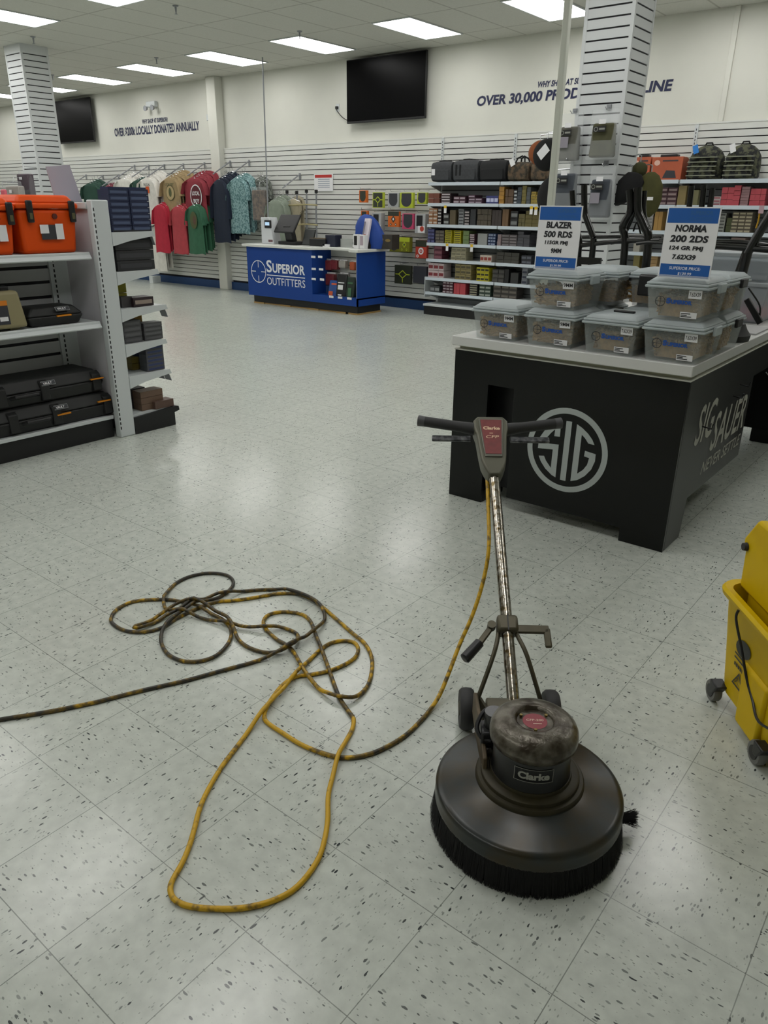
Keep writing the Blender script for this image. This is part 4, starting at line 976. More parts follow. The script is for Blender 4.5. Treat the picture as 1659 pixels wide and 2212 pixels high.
# goods on the long shelves: coolers and cases
def px_y(px, py, x): return P(px, py, x=x).y
ORC = M('orange_plastic', '#e04e04', .5, spec=.3, var=.08, scale=4)
def cooler(y0, y1, x, z, h, label):
    d = .36; wd = y1-y0
    t = thing('orange_cooler', label, 'cooler', (x-d/2, (y0+y1)/2, z+.002))
    hb = h*.76
    MB().hexa([(-d/2+.02, -wd/2+.03, 0), (d/2-.02, -wd/2+.03, 0), (d/2-.02, wd/2-.03, 0), (-d/2+.02, wd/2-.03, 0)], [(-d/2, -wd/2+.012, hb), (d/2, -wd/2+.012, hb), (d/2, wd/2-.012, hb), (-d/2, wd/2-.012, hb)]).build('body', ORC, t, bevel=.02, seg=3)
    MB().box(-d/2-.012, d/2+.012, -wd/2, wd/2, hb+.003, hb+.035).build('lid_rim', ORC, t, bevel=.012, seg=3)
    MB().hexa([(-d/2, -wd/2+.01, hb+.034), (d/2, -wd/2+.01, hb+.034), (d/2, wd/2-.01, hb+.034), (-d/2, wd/2-.01, hb+.034)], [(-d/2+.03, -wd/2+.04, h), (d/2-.03, -wd/2+.04, h), (d/2-.03, wd/2-.04, h), (-d/2+.03, wd/2-.04, h)]).build('lid', ORC, t, bevel=.015, seg=3)
    for s in (-.30, .38):
        l = MB().box(d/2+.004, d/2+.026, s*wd-.02, s*wd+.02, hb-.075, hb+.05).build('latch', BLACKP, t, bevel=.008)
        MB().box(d/2+.0262, d/2+.028, s*wd-.009, s*wd+.009, hb-.055, hb-.02).build('latch_pull', M('olive_rubber', '#5a5636', .6), l)
    MB().lathe([(0, 0), (.016, 0), (.016, .01), (0, .012)], 14, (d/2-.004, .04, hb-.04), 'x').build('drain_plug', M('dark_red_brown', '#5a2014', .6), t, True)
    mb = MB(); u = Vector((0.02, 0, 1)).normalized()
    quad(mb, (d/2+.001, -.06, hb*.32), Y, Z, .14, .085, 0); plain_build(mb, 'label_dark', CHA, t)
    mb = MB(); quad(mb, (d/2+.002, -.065, hb*.46), Y, Z, .055, .05); quad(mb, (d/2+.0025, .035, hb*.32), Y, Z, .05, .09); plain_build(mb, 'label_white', PAPER, t)
    for s in (-1, 1): MB().box(-d*.4, d*.4, s*(wd/2-.06)-.02, s*(wd/2-.06)+.02, 0, .02).build('foot', ORC, t)
xf = -3.06
cooler(px_y(48, 548, xf), px_y(180, 545, xf), xf, 1.232, P(150, 425, x=xf-.1).z-1.232+.005, 'orange hard cooler, right of the two on the gondola shelf')
cooler(px_y(48, 548, xf)-.305, px_y(48, 548, xf)-.005, xf, 1.232, .318, 'orange hard cooler cut by the left edge of the photo')
# tan upright case
TAN = M('tan_plastic', '#8f8664', .5)
y1 = px_y(66, 700, -3.04)
t = thing('tan_hard_case', 'tan upright hard case with orange and black label', 'case', (-3.13, y1-.2, .802))
MB().hexa([(-.09, -.19, .012), (.09, -.19, .012), (.09, .19, .012), (-.09, .19, .012)], [(-.075, -.19, .23), (.075, -.19, .23), (.075, .165, .23), (-.075, .165, .23)]).build('shell', TAN, t, bevel=.02, seg=3)
MB().tube([(0, -.08, .22), (0, -.07, .275), (0, .04, .275), (0, .06, .22)], .014, 8).build('handle', TAN, t, True)
MB().box(-.03, .03, .08, .13, .225, .255).build('latch', BLACKP, t, bevel=.006)
MB().box(-.05, .05, .09, .15, 0, .014).build('foot', TAN, t)
mb = MB(); ff = Vector((-.016/.22, 0, 1))
quad(mb, (.0895, -.12, .04), Y, ff, .2, .135, 0, .002); plain_build(mb, 'label_black', CHA, t)
mb = MB(); quad(mb, (.0815, -.12, .15), Y, ff, .2, .028, 0, .0035); plain_build(mb, 'label_orange', M('label_orange', '#d07a1c', .5), t)
mb = MB(); put_text(mb, 'VAULT', (.0815, -.03, .155), Y, ff, .06, .016, .1, .02, 0, None, .005); plain_build(mb, 'lettering', INK, t)
mb = MB(); quad(mb, (.088, .02, .06), Y, ff, .05, .025, 0, .004)
for k in range(3): quad(mb, (.086, -.08, .115-.014*k), Y, ff, .07, .006, 0, .004)
plain_build(mb, 'label_white', PAPER, t)
# black cases
BC = M('black_case_plastic', '#191a1a', .55, var=.2, scale=30)
def vault(name, y0, y1, z0, h, xfront, depth, label, strap2=True, big=True, tagy=.0, dash=None):
    wd = y1-y0; t = thing(name, label, 'case', (xfront-depth/2, (y0+y1)/2, z0)); D = depth/2; W = wd/2; hm = h*.52
    MB().hexa([(-D+.02, -W+.03, 0), (D-.02, -W+.03, 0), (D-.02, W-.03, 0), (-D+.02, W-.03, 0)], [(-D, -W, hm), (D, -W, hm), (D, W, hm), (-D, W, hm)]).build('base_shell', BC, t, bevel=.012)
    MB().hexa([(-D, -W, hm+.002), (D, -W, hm+.002), (D, W, hm+.002), (-D, W, hm+.002)], [(-D+.04, -W+.05, h), (D-.04, -W+.05, h), (D-.04, W-.05, h), (-D+.04, W-.05, h)]).build('lid_shell', BC, t, bevel=.012)
    if big:
        for s in (-.72, -.25, .25, .9):
            MB().hexa([(D-.02, s*W-.035, .01), (D+.012, s*W-.03, .02), (D+.012, s*W+.03, .02), (D-.02, s*W+.035, .01)], [(D-.045, s*W-.035, h*.93), (D-.0, s*W-.03, h*.8), (D-.0, s*W+.03, h*.8), (D-.045, s*W+.035, h*.93)]).build('latch', BC, t, bevel=.006)
        MB().tube([(D+.0, -.09, hm-.02), (D+.03, -.075, hm-.01), (D+.03, .075, hm-.01), (D, .09, hm-.02)], .012, 8).build('handle', BLACKP, t, True)
    fy = Vector((-.04/(h-hm), 0, 1)); zt = hm+.015
    ty = tagy
    mb = MB(); quad(mb, (D-.003, ty, zt+.008), Y, fy, .095, .03, 0, .008); plain_build(mb, 'badge', M('silver_badge', '#8d9090', .4), t)
    mb = MB(); quad(mb, (D-.003, ty+.003, zt+.011), Y, fy, .089, .024, 0, .009); plain_build(mb, 'badge_field', CHA, t)
    mb = MB(); put_text(mb, 'VAULT', (D-.003, ty+.008, zt+.014), Y, fy, .06, .016, .15, .03, 0, None, .0105); plain_build(mb, 'lettering', PAPER, t)
    mb = MB()
    for dy, dz in (dash or [(ty, -.02)]):
        MB().box(D-.004, D+.012, dy, dy+.095, hm+dz, hm+dz+.008).build('orange_bar', M('bright_orange', '#d8860e', .5), t)
    return t
y0 = px_y(62, 700, -3.05); y1 = px_y(183, 690, -3.05)
vault('black_hard_case', y0, y1, .802, .115, -3.05, .24, 'small black hard case beside the tan case', big=False, tagy=.0, dash=[(.0, -.006)])
xe = -3.05
yr = px_y(254, 905, xe)
vault('rifle_case', yr-1.15, yr-.0, .157, .165, xe, .36, 'long black hard case, lower of the two on the base shelf', tagy=.13, dash=[(.14, -.012), (.44, .02)])
vault('rifle_case', yr-1.15-.03, yr-.05, .324, .16, xe-.02, .34, 'long black hard case, upper of the two on the base shelf', tagy=.12, dash=[(.46, .01)])

# ---------------------------------------------------------------- place all queued cartons
BOXQ.sort(key=lambda e: -e[0]*(4 if e[11] == 'y' else 1))
def place_box(e):
    ar, name, lab, cx, cy, z, wx, dp, hz, c1, c2, axis, grp = e
    o = bpy.data.objects.new(name, boxmesh(c1, c2)); COL.objects.link(o)
    o.location = (cx, cy, z); o.scale = (wx, dp, hz)
    if axis == 'y': o.rotation_euler = (0, 0, pi/2)
    words = lab.split()
    if len(words) > 16: lab = ' '.join(words[:16])
    o['label'] = lab; o['category'] = 'box'; o['group'] = 'cartridge boxes, '+grp
for e in BOXQ[:298]: place_box(e)
rest = MB(); 
rm = []
for e in BOXQ[298:]:
    ar, name, lab, cx, cy, z, wx, dp, hz, c1, c2, axis, grp = e
    if c1 not in rm: rm.append(c1)
    i1 = rm.index(c1); rest.box(cx-wx/2, cx+wx/2, cy-dp/2, cy+dp/2, z, z+hz, i1)
    if c2:
        if c2 not in rm: rm.append(c2)
        rest.add([(cx-wx*.42, cy-dp/2-.001, z+hz*.25), (cx+wx*.42, cy-dp/2-.001, z+hz*.25), (cx+wx*.42, cy-dp/2-.001, z+hz*.7), (cx-wx*.42, cy-dp/2-.001, z+hz*.7)], [(0, 1, 2, 3)], rm.index(c2))
if rest.f: tag(rest.build('cartridge_box', [bmat(c) for c in rm]), 'many tiny cartridge boxes filling the rest of the wall shelves', 'boxes', None, 'stuff')
print('BOXES', len(BOXQ))

# grey slatted sheets added behind the stocked shelves, shade put into their colour
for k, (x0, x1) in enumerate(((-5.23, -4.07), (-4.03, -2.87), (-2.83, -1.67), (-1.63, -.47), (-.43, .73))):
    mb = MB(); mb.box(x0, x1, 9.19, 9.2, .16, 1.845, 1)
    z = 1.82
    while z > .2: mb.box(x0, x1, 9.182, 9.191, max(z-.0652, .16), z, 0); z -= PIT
    struct(mb.build('trim_%d' % (12+k), [M('shade_grey_slat', '#8e9092', .5), GROOVE]))

# ================================================================== BLACK DISPLAY TABLE WITH ROUND LOGO
TX0, TX1, TY0, TY1 = -.60, .63, 2.62, 4.9
BG = M('black_gloss_laminate', '#0b0d0c', .25, spec=.35)
tab = thing('display_table', 'black display table with white top and round white letter logo', 'table', (.015, 3.6, 0)); o = tab.location
mb = MB(o)
mb.prism([(TX0, 0), (-.386, 0), (-.386, .665), (-.231, .665), (-.231, .07), (.41, .07), (.41, 0), (TX1, 0), (TX1, .825), (TX0, .825)], lambda a, b, t: (a, TY0+.02*t, b))
mb.build('front_panel', BG, tab, bevel=.002)
MB(o).prism([(2.641, 0), (2.86, 0), (2.89, .2), (3.8, .2), (3.8, .665), (4.9, .665), (4.9, .825), (2.641, .825)], lambda a, b, t: (TX1-.02*t, a, b)).build('right_panel', M('black_satin_laminate_lit', '#262726', .35), tab, bevel=.002)  # brighter lit side is put into this panel's lighter black
MB(o).prism([(2.641, 0), (2.86, 0), (2.86, .1), (4.68, .1), (4.68, 0), (4.9, 0), (4.9, .825), (2.641, .825)], lambda a, b, t: (TX0+.02*t, a, b)).build('left_panel', BG, tab)
MB(o).box(TX0+.02, TX1-.02, 4.88, 4.9, .1, .825).build('rear_panel', BG, tab)
MB(o).box(TX0+.021, TX1-.021, 2.75, 2.765, .07, .825).build('dark_interior_sheet', BLACKP, tab)  # black sheet added behind the slot, stands in for the dark interior
for fx0, fx1 in ((TX0+.02, -.386), (.41, TX1-.02)): MB(o).box(fx0, fx1, 2.641, 2.86, 0, .065).build('foot', BG, tab)
MB(o).box(TX0+.02, TX1-.015, TY0+.015, 4.9, .826, .85).build('top_riser', M('cream_edge', '#a9a892', .5), tab)
MB(o).box(TX0-.003, TX1+.003, TY0-.003, 4.92, .8255, .8315).build('lower_trim', WHITE, tab)
MB(o).box(TX0-.008, TX1+.01, TY0-.025, 4.93, .8505, .9).build('table_top', M('white_table_top', '#cfd0cd', .28), tab, bevel=.004)
mb = MB(o); yy = TY0-.0015; LC = Vector((.088, yy, .401))
ring(mb, LC, X, Z, .217, .188, 64)
z0_, s_ = (1120, 870), 7.9
def lg(pts):
    q = [P(z0_[0]+a/s_, z0_[1]+b/s_, y=yy) for a, b in pts]; mb.add(q, [tuple(range(len(q)))])
lg([(820, 312), (917, 325), (800, 1335), (706, 1312)])
lg([(733, 312), (706, 580), (610, 570), (628, 452), (650, 345)]); lg([(628, 452), (560, 510), (480, 600), (436, 686), (330, 772), (355, 600), (445, 475), (560, 385), (650, 345)])
lg([(436, 686), (688, 714), (585, 797), (330, 772)]); lg([(688, 714), (630, 1272), (550, 1110), (585, 797)])
lg([(630, 1272), (560, 1230), (455, 1120), (380, 1000), (345, 902), (436, 905), (470, 990), (550, 1110)])
lg([(1000, 365), (1080, 545), (1000, 1210), (885, 1335)]); lg([(1000, 365), (1090, 430), (1190, 530), (1260, 630), (1298, 724), (1190, 695), (1140, 610), (1080, 545)])
lg([(885, 1335), (1000, 1210), (1100, 1145), (1170, 1060), (1205, 943), (1318, 880), (1305, 1000), (1240, 1140), (1130, 1250), (1000, 1320)])
lg([(1205, 943), (1118, 915), (1135, 820), (1318, 880)])
plain_build(mb, 'round_logo', M('silver_white_vinyl', '#a9b0ae', .4), tab)
mb = MB(o)
put_text(mb, 'SIG', (TX1+.0015, 2.835, .475), Y, Z, .27, .195, .2, .015)
put_text(mb, 'SAUER', (TX1+.0015, 3.13, .379), Y, Z, .62, .2, .2, .015)
put_text(mb, 'NEVER SETTLE', (TX1+.0015, 3.045, .28), Y, Z, .69, .065, .3, .005)
plain_build(mb, 'side_lettering', M('grey_vinyl', '#a6a69c', .5), tab)
for hy, hz in ((3.42, .62), (3.52, .665), (2.93, .56)):
    MB(o).tube([(TX1-.001, hy, hz), (TX1+.045, hy-.0, hz-.005), (TX1+.05, hy, hz+.02)], .0035, 6).build('wire_hook', BLACKP, tab, True)
MB(o).tube([(TX1-.002, 4.1, .64), (TX1+.03, 4.1, .61), (TX1+.03, 4.1, .64)], .003, 6).build('wire_hook', METG, tab, True)
t = thing('black_cabinet', 'plain black cabinet beyond the table opening at right edge', 'cabinet', (1.0, 5.1, 0))
MB().box(-.55, .5, -.2, .2, 0, .8).build('body', M('matt_black_board', '#0b0b0c', .7), t, bevel=.003)
MB().box(-.5, -.02, -.206, -.2005, .03, .77).build('door', M('matt_black_board', '#0b0b0c', .7), t)

# --- tubs of cartridges
TZ = .901
TUB = clear('cloudy_plastic', '#ccd3d2', .2, .35, .25); TUBL = clear('cloudy_lid', '#c3ccce', .82, .4, .2)
BRASS = M('dull_brass_case', '#b8925a', .4, .15, var=.3, scale=60)
cart_mesh = None
def make_pile(wd, d, h, n, fill, seed):
    rnd = random.Random(seed); mb = MB()
    for i in range(n):
        L, r = .026, .0052
        layer = rnd.random(); z = .012+layer*fill
        edge = rnd.random() < .72
        k = .5-.06*(1-z/h)
        if edge:
            side = rnd.choice((0, 0, 0, 1, 1, 2))
            if side == 0: x = rnd.uniform(-.42, .42)*wd; y = -k*d+.016+rnd.random()*.02
            elif side == 1: x = k*wd-.028; y = rnd.uniform(-.42, .42)*d
            else: x = -k*wd+.028; y = rnd.uniform(-.42, .42)*d
            th = rnd.uniform(-.5, .5)+(0 if side == 0 else pi/2)
        else:
            x = rnd.uniform(-.4, .4)*wd; y = rnd.uniform(-.4, .4)*d; z = fill*rnd.uniform(.85, 1.05); th = rnd.uniform(0, 6.3)
        dv = Vector((cos(th), sin(th), rnd.uniform(-.45, .45))).normalized()
        c = Vector((x, y, z)); mb.tube([c-dv*L*.5, c+dv*L*.12, c+dv*L*.38, c+dv*L*.5], [r, r, r*.7, r*.2], 6, True)
    mb.box(-wd*.36, wd*.36, -d*.35, d*.35, .008, fill*.8)
    return mb.mesh('cartridges', BRASS, True)
piles = [make_pile(.245, .30, .15, 900, .088, s) for s in (1, 2, 3)]
def tub(x, y, z, label, caliber=None, rz=0, pile=0, latch=True, logo=True, wd=.262, d=.31, handle=False, pl='in the tub'):
    t = thing('cartridge_tub', label, 'tub', (x, y, z), rz, 'cloudy plastic tubs on the black table')
    h = .145; W, D = wd/2, d/2; i = .012
    mb = MB()   # open-topped tapered shell with real wall thickness
    def loop(k, zz): return [(-W+k, -D+k, zz), (W-k, -D+k, zz), (W-k, D-k, zz), (-W+k, D-k, zz)]
    vs = loop(i+.008, 0)+loop(.003, h)+loop(.0055, h)+loop(i+.0105, .003)
    fs = [(3, 2, 1, 0)]+[(a, (a+1) % 4, 4+(a+1) % 4, 4+a) for a in range(4)]+[(4+a, 4+(a+1) % 4, 8+(a+1) % 4, 8+a) for a in range(4)]+[(8+a, 8+(a+1) % 4, 12+(a+1) % 4, 12+a) for a in range(4)]+[(12, 13, 14, 15)]
    mb.add(vs, fs); mb.build('tub_body', TUB, t)
    MB().box(-W-.006, W+.006, -D-.006, D+.006, h-.012, h-.001).build('rim', TUBL, t, bevel=.004)
    mb = MB(); mb.hexa(loop(-.002, h), loop(-.001, h+.012)); mb.hexa(loop(.004, h+.012), loop(.026, h+.03)); mb.build('lid', TUBL, t, bevel=.005)
    for s in (-1, 1):
        mb = MB().box(s*(W+.012)-.008, s*(W+.012)+.008, -.045, .045, h-.03, h+.01)
        l = mb.build('side_latch', TUBL if not latch else BLACKP, t, bevel=.005)
        if not latch: l['label'] = 'cloudy side latch'
    if handle: MB().box(-.05, .05, -.012, .012, h+.03, h+.04).build('lid_handle', BLACKP, t, bevel=.004)
    if logo:
        f0 = Vector((0, -D+i+.0065, 0)); uu = Vector((0, -(i+.004), h)).normalized()
        mb = MB(); c = f0+X*(-wd*.25)+uu*.078
        ring(mb, c-Y*.001, X, uu, .022, .0195, 28)
        for a, b in ((X, uu), (uu, X)):
            mb.add([c-Y*.001+a*-.02-b*.0007, c-Y*.001+a*.02-b*.0007, c-Y*.001+a*.02+b*.0007, c-Y*.001+a*-.02+b*.0007], [(0, 1, 2, 3)])
        plain_build(mb, 'crosshair_print', INK, t)
        mb = MB(); put_text(mb, 'S', f0+X*(-wd*.15)+uu*.07, X, uu, .019, .025, 0, .07, 0, None, .0012); put_text(mb, 'UPERIOR', f0+X*(-wd*.15+.02)+uu*.07, X, uu, .09, .018, 0, .075, 0, None, .0012)
        plain_build(mb, 'blue_lettering', M('print_blue', '#1f4f9c', .5), t)
        mb = MB(); quad(mb, f0+X*wd*.2+uu*.098, X, uu, .055, .034, 0, .0012); l1 = plain_build(mb, 'calibre_label', PAPER, t)
        mb = MB(); put_text(mb, caliber, f0+X*(wd*.2+.004)+uu*.107, X, uu, .046, .017, 0, .02 if caliber == '9MM' else .01, 0, None, .002); plain_build(mb, 'calibre_print', INK, l1)
        mb = MB(); quad(mb, f0+X*wd*.1+uu*.014, X, uu, .07, .026, 0, .0012); l2 = plain_build(mb, 'price_label', PAPER, t)
        mb = MB()
        for kx, ky, kw in ((.003, .018, .04), (.003, .011, .026), (.003, .005, .045)): quad(mb, f0+X*(wd*.1+kx)+uu*(.014+ky), X, uu, kw, .0035, 0, .002)
        plain_build(mb, 'small_print', INK, l2)
    p = bpy.data.objects.new('cartridge_pile', piles[pile % 3]); COL.objects.link(p); p.location = (x, y, z+.004); p.rotation_euler = (0, 0, rz+(pi if pile > 2 else 0))
    p.scale = (wd/.262*.94, .94, 1)
    tag(p, 'heap of loose brass cartridges inside the '+pl, 'cartridges', None, 'stuff')
    return t
FYC = 2.60+.155
xs = [-.362, -.060, .243, .528]
tub(xs[0], FYC, TZ, 'cloudy tub marked 9MM standing alone at left end of table front', '9MM', pile=0, latch=False, pl='leftmost tub')
tub(xs[1], FYC, TZ, 'cloudy 9MM tub at the bottom, under the stacked 9MM tub', '9MM', pile=1, latch=False, pl='lower second tub')
tub(xs[1]-.005, FYC+.005, TZ+.178, 'cloudy 9MM tub stacked on top, below the left price sign', '9MM', pile=2, latch=False, pl='upper second tub')
tub(xs[2], FYC, TZ, 'single level cloudy tub marked 7.62x39 with dark lid handle', '7.62X39', pile=3, latch=False, handle=True, pl='third front tub')
tub(xs[3], FYC, TZ, 'cloudy 7.62x39 tub at bottom of the right front corner', '7.62X39', pile=4, latch=False, pl='lower corner tub')
tub(xs[3]-.015, FYC+.01, TZ+.178, 'cloudy 7.62x39 tub stacked on top, below the right price sign', '7.62X39', pile=5, latch=False, pl='upper corner tub')
SY = FYC+.335
tub(xs[0]+.02, SY+.34, TZ, 'cloudy tub low down behind the left pair', None, pile=1, logo=False, pl='low tub behind the left pair')
tub(xs[1]+.0, SY, TZ, 'cloudy tub low in the second row behind the 9MM stack', None, pile=1, logo=False, pl='low second row tub')
tub(xs[1]+.055, SY, TZ+.178, 'cloudy tub with black latch, upper level behind the left sign', None, pile=0, logo=False, pl='upper second row tub')
tub(xs[2]+.035, SY+.02, TZ, 'cloudy tub low in the second row behind the single tub', None, pile=2, logo=False, pl='low tub behind the single one')
t9 = tub(xs[2]+.005, SY+.06, TZ+.178, 'narrow end of cloudy tub with large black latch facing front', None, rz=pi/2, pile=0, logo=False, wd=.27, d=.2, handle=False, pl='tub turned end on')
MB().box(-.165, -.15, -.045, .045, .055, .15).build('end_latch', BLACKP, t9, bevel=.006)
tub(xs[3], SY, TZ, 'cloudy tub low in the second row behind the corner tub', None, pile=2, logo=False, pl='low tub behind the corner')
tub(xs[3]-.01, SY, TZ+.178, 'cloudy tub with black end latch, upper level behind right sign', None, pile=1, logo=False, pl='upper tub behind the corner')

# --- price signs
SB = M('sign_blue', '#1c5aa6', .35); SBD = M('sign_blue_dark', '#2d5f94', .4)
def sign(x, z, y, lines, label, lean=-.03):
    W, H = .215, .28
    t = thing('price_sign', label, 'sign', (x, y, z), 0, None, (lean, 0, 0))
    MB().box(0, W, -.002, .002, 0, H).build('sheet', PAPER, t)
    MB().box(-.003, W+.003, -.006, -.0045, -.004, .012).build('clear_holder', clear('acrylic', '#e8eef2', .25, .1), t)
    mb = MB(); quad(mb, (.005, -.0025, H-.062), X, Z, W-.01, .057); plain_build(mb, 'top_band', SB, t)
    mb = MB(); quad(mb, (.005, -.0025, .004), X, Z, W-.01, .052); plain_build(mb, 'bottom_band', SB, t)
    mb = MB(); put_text(mb, 'SUPERIOR', (W*.45, -.003, H-.03), X, Z, W*.42, .016, 0, .02); put_text(mb, 'OUTFITTERS', (W*.45, -.003, H-.052), X, Z, W*.42, .012, 0, 0); plain_build(mb, 'faint_lettering', SBD, t)
    mb = MB()
    for txt, xx, zz, ww, hh in lines: put_text(mb, txt, (xx*W, -.003, zz*H), X, Z, ww*W, hh*H, .1, .045)
    plain_build(mb, 'black_lettering', INK, t)
    mb = MB(); put_text(mb, 'SUPERIOR PRICE:', (W*.2, -.003, .034), X, Z, W*.6, .012, .1, .01); put_text(mb, '$139.99', (W*.38, -.003, .012), X, Z, W*.26, .012, .1, .01); plain_build(mb, 'white_lettering', LW, t)
    return t
q = P(1154, 580, z=1.2565); sign(q.x, q.z, q.y, [('BLAZER', .2, .655, .6, .10), ('500 RDS', .16, .51, .66, .10), ('115GR FMJ', .2, .385, .54, .075), ('9MM', .36, .265, .25, .075)], 'white and blue price sign for 500 rounds of 9MM')
q = P(1421, 598, z=1.2565); sign(q.x, q.z, q.y, [('NORMA', .2, .655, .6, .10), ('200 2DS', .13, .51, .72, .10), ('124 GR FMJ', .14, .385, .64, .075), ('7.62X39', .22, .265, .45, .075)], 'white and blue price sign for 200 rounds of 7.62X39')

# --- black tube racks on the table
RK = M('glossy_black_tube', '#0d0e0d', .2, spec=.6)
def rackpost(name, label, polys, r=.017):
    t = thing(name, label, 'rack', polys[0][0]); oo = t.location
    for nm, pts, rr in polys[1:]: MB(oo).tube(pts, rr, 10).build(nm, RK, t, True)
    return t
ry_ = 3.62
def R(px, py, y=ry_): return P(px, py, y=y)
def down(q): return Vector((q.x+.0, q.y, .901))
a1 = R(1268, 455); a2 = R(1272, 478); a3 = R(1288, 512); a3b = Vector((a3.x, ry_, .93))
pr = [(Vector((.05, ry_, .9)),)]
t = thing('tube_display_rack', 'glossy black tube rack standing behind the tubs, left part', 'rack', (a3.x+.15, ry_+.1, .9)); oo = t.location
def tb(nm, pts, r, parent): MB(oo).tube(pts, r, 10).build(nm, RK, parent, True)
def ARC(pts, n=5):
    out = []
    for i in range(len(pts)-1):
        p0 = pts[max(i-1, 0)]; p1 = pts[i]; p2 = pts[i+1]; p3 = pts[min(i+2, len(pts)-1)]
        for k in range(n):
            u = k/n; out.append(0.5*((2*p1)+(p2-p0)*u+(2*p0-5*p1+4*p2-p3)*u*u+(3*p1-p0-3*p2+p3)*u**3))
    out.append(pts[-1]); return out
tb('upright', ARC([R(1262, 400), R(1263, 455), R(1268, 475), R(1281, 512), R(1281, 532), Vector((R(1281, 532).x, ry_, .92))]), .018, t)
tb('upright', ARC([R(1236, 412), R(1240, 470), R(1252, 520), R(1250, 560), Vector((R(1250, 560).x, ry_+.1, .92))]), .016, t)
tb('cross_tube', ARC([R(1247, 531), R(1330, 522), R(1425, 519)]), .014, t)
tb('cross_tube', ARC([R(1250, 513, 3.9), R(1340, 511, 3.9), R(1430, 512, 3.9)]), .013, t)
MB(oo).box(R(1250, 575).x-.06, R(1281, 575).x+.06, ry_-.02, ry_+.12, .9005, .92).build('foot_plate', RK, t, bevel=.004)
MB(oo).box(R(1238, 562).x, R(1300, 562).x, ry_-.02, ry_+.0, R(1280, 566).z-.015, R(1280, 560).z+.01).build('lower_bar', RK, t)
t = thing('tube_display_rack', 'glossy black forked tube rack behind the tubs, centre part', 'rack', (R(1375, 600).x, ry_, .9)); oo = t.location
cx = R(1350, 560).x; cx2 = R(1398, 560).x
tb('upright', ARC([R(1360, 410), R(1362, 455), R(1345, 490), R(1350, 530), Vector((cx, ry_, .92))]), .021, t)
tb('upright', ARC([R(1378, 405), R(1378, 455), R(1392, 490), R(1400, 530), Vector((cx2, ry_, .92))]), .023, t)
tb('upright', ARC([R(1392, 412, 3.7), R(1390, 460, 3.7), R(1402, 500, 3.7), R(1404, 530, 3.7)]), .016, t)
tb('hook_tube', ARC([R(1372, 455, 3.68), R(1352, 500, 3.68), R(1340, 525, 3.68)]), .012, t)
tb('hook_tube', ARC([R(1368, 500, 3.7), R(1376, 480, 3.7), R(1384, 505, 3.7)]), .005, t)
tb('cross_tube', ARC([R(1320, 524), R(1370, 517), R(1440, 522)]), .013, t)
tb('cross_tube', ARC([R(1375, 527, 3.5), R(1400, 524, 3.5), R(1445, 526, 3.5)]), .009, t)
MB(oo).box(cx-.05, cx2+.05, ry_-.06, ry_+.06, .9005, .922).build('foot_plate', RK, t, bevel=.004)
# right rack on round base
by = 3.45
t = thing('tube_display_rack', 'glossy black tube rack on round bowl base at right edge', 'rack', (.575, by, .9)); oo = t.location
MB(oo).lathe([(0, 0), (.10, 0), (.105, .03), (.085, .055), (.07, .085), (.03, .095), (0, .095)], 28, (.545, by, .9005)).build('bowl_base', M('matt_black_rubber', '#121312', .55), t, True)
tb('upright', ARC([Vector((.56, by, .97)), R(1592, 640, by), R(1614, 548, by)]), .024, t)
tb('upright', ARC([R(1614, 548, by), R(1636, 510, by), R(1670, 455, by)]), .022, t)
tb('upright', ARC([R(1575, 640, by+.05), R(1612, 540, by+.05)]), .016, t)
tb('cross_tube', ARC([R(1535, 531, by), R(1600, 535, by), R(1665, 540, by)]), .016, t)
tb('cross_tube', ARC([R(1535, 523, by+.12), R(1600, 524, by+.12), R(1665, 532, by+.12)]), .014, t)
MB(oo).obox(R(1628, 672, by-.06), (1, 0, -1.3), (0, 1, 0), (1.3, 0, 1), .07, .014, .014).build('release_lever', BLACKP, t, bevel=.004)
tb('thin_rod', ARC([R(1617, 622, by-.05), R(1641, 660, by-.05), R(1640, 690, by-.05)]), .004, t)
t = thing('tube_display_rack', 'three black tube posts standing behind the right price sign', 'rack', (R(1515, 600, 3.75).x, 3.75, .9)); oo = t.location
for a_, b_2 in ((1489, 402), (1516, 400), (1534, 406)):
    tb('upright', ARC([R(a_+5, b_2, 3.75), R(a_, 445, 3.75), R(a_-8, 500, 3.75), Vector((R(a_-8, 500, 3.75).x, 3.75, .92))]), .015, t)
MB(oo).box(R(1478, 600, 3.75).x, R(1545, 600, 3.75).x, 3.69, 3.81, .9005, .922).build('foot_plate', RK, t, bevel=.004)
tb('cross_tube', ARC([R(1480, 560, 3.75), R(1530, 562, 3.75)]), .012, t)
# tag on rack
t = thing('pink_hang_tag', 'small pink white tag with yellow strap on the right rack', 'tag', R(1643, 462, by-.04)); oo = t.location
MB(oo).box(R(1638, 460, by-.04).x, R(1649, 460, by-.04).x, by-.043, by-.04, R(1643, 461, by).z, R(1643, 445, by).z).build('card', M('pink_white', '#d6b3bd', .5), t)
MB(oo).tube([R(1641, 460, by-.035), R(1638, 478, by-.03), R(1633, 493, by-.03)], .004, 6).build('strap', M('yellow_strap', '#c79a1c', .5), t, True)
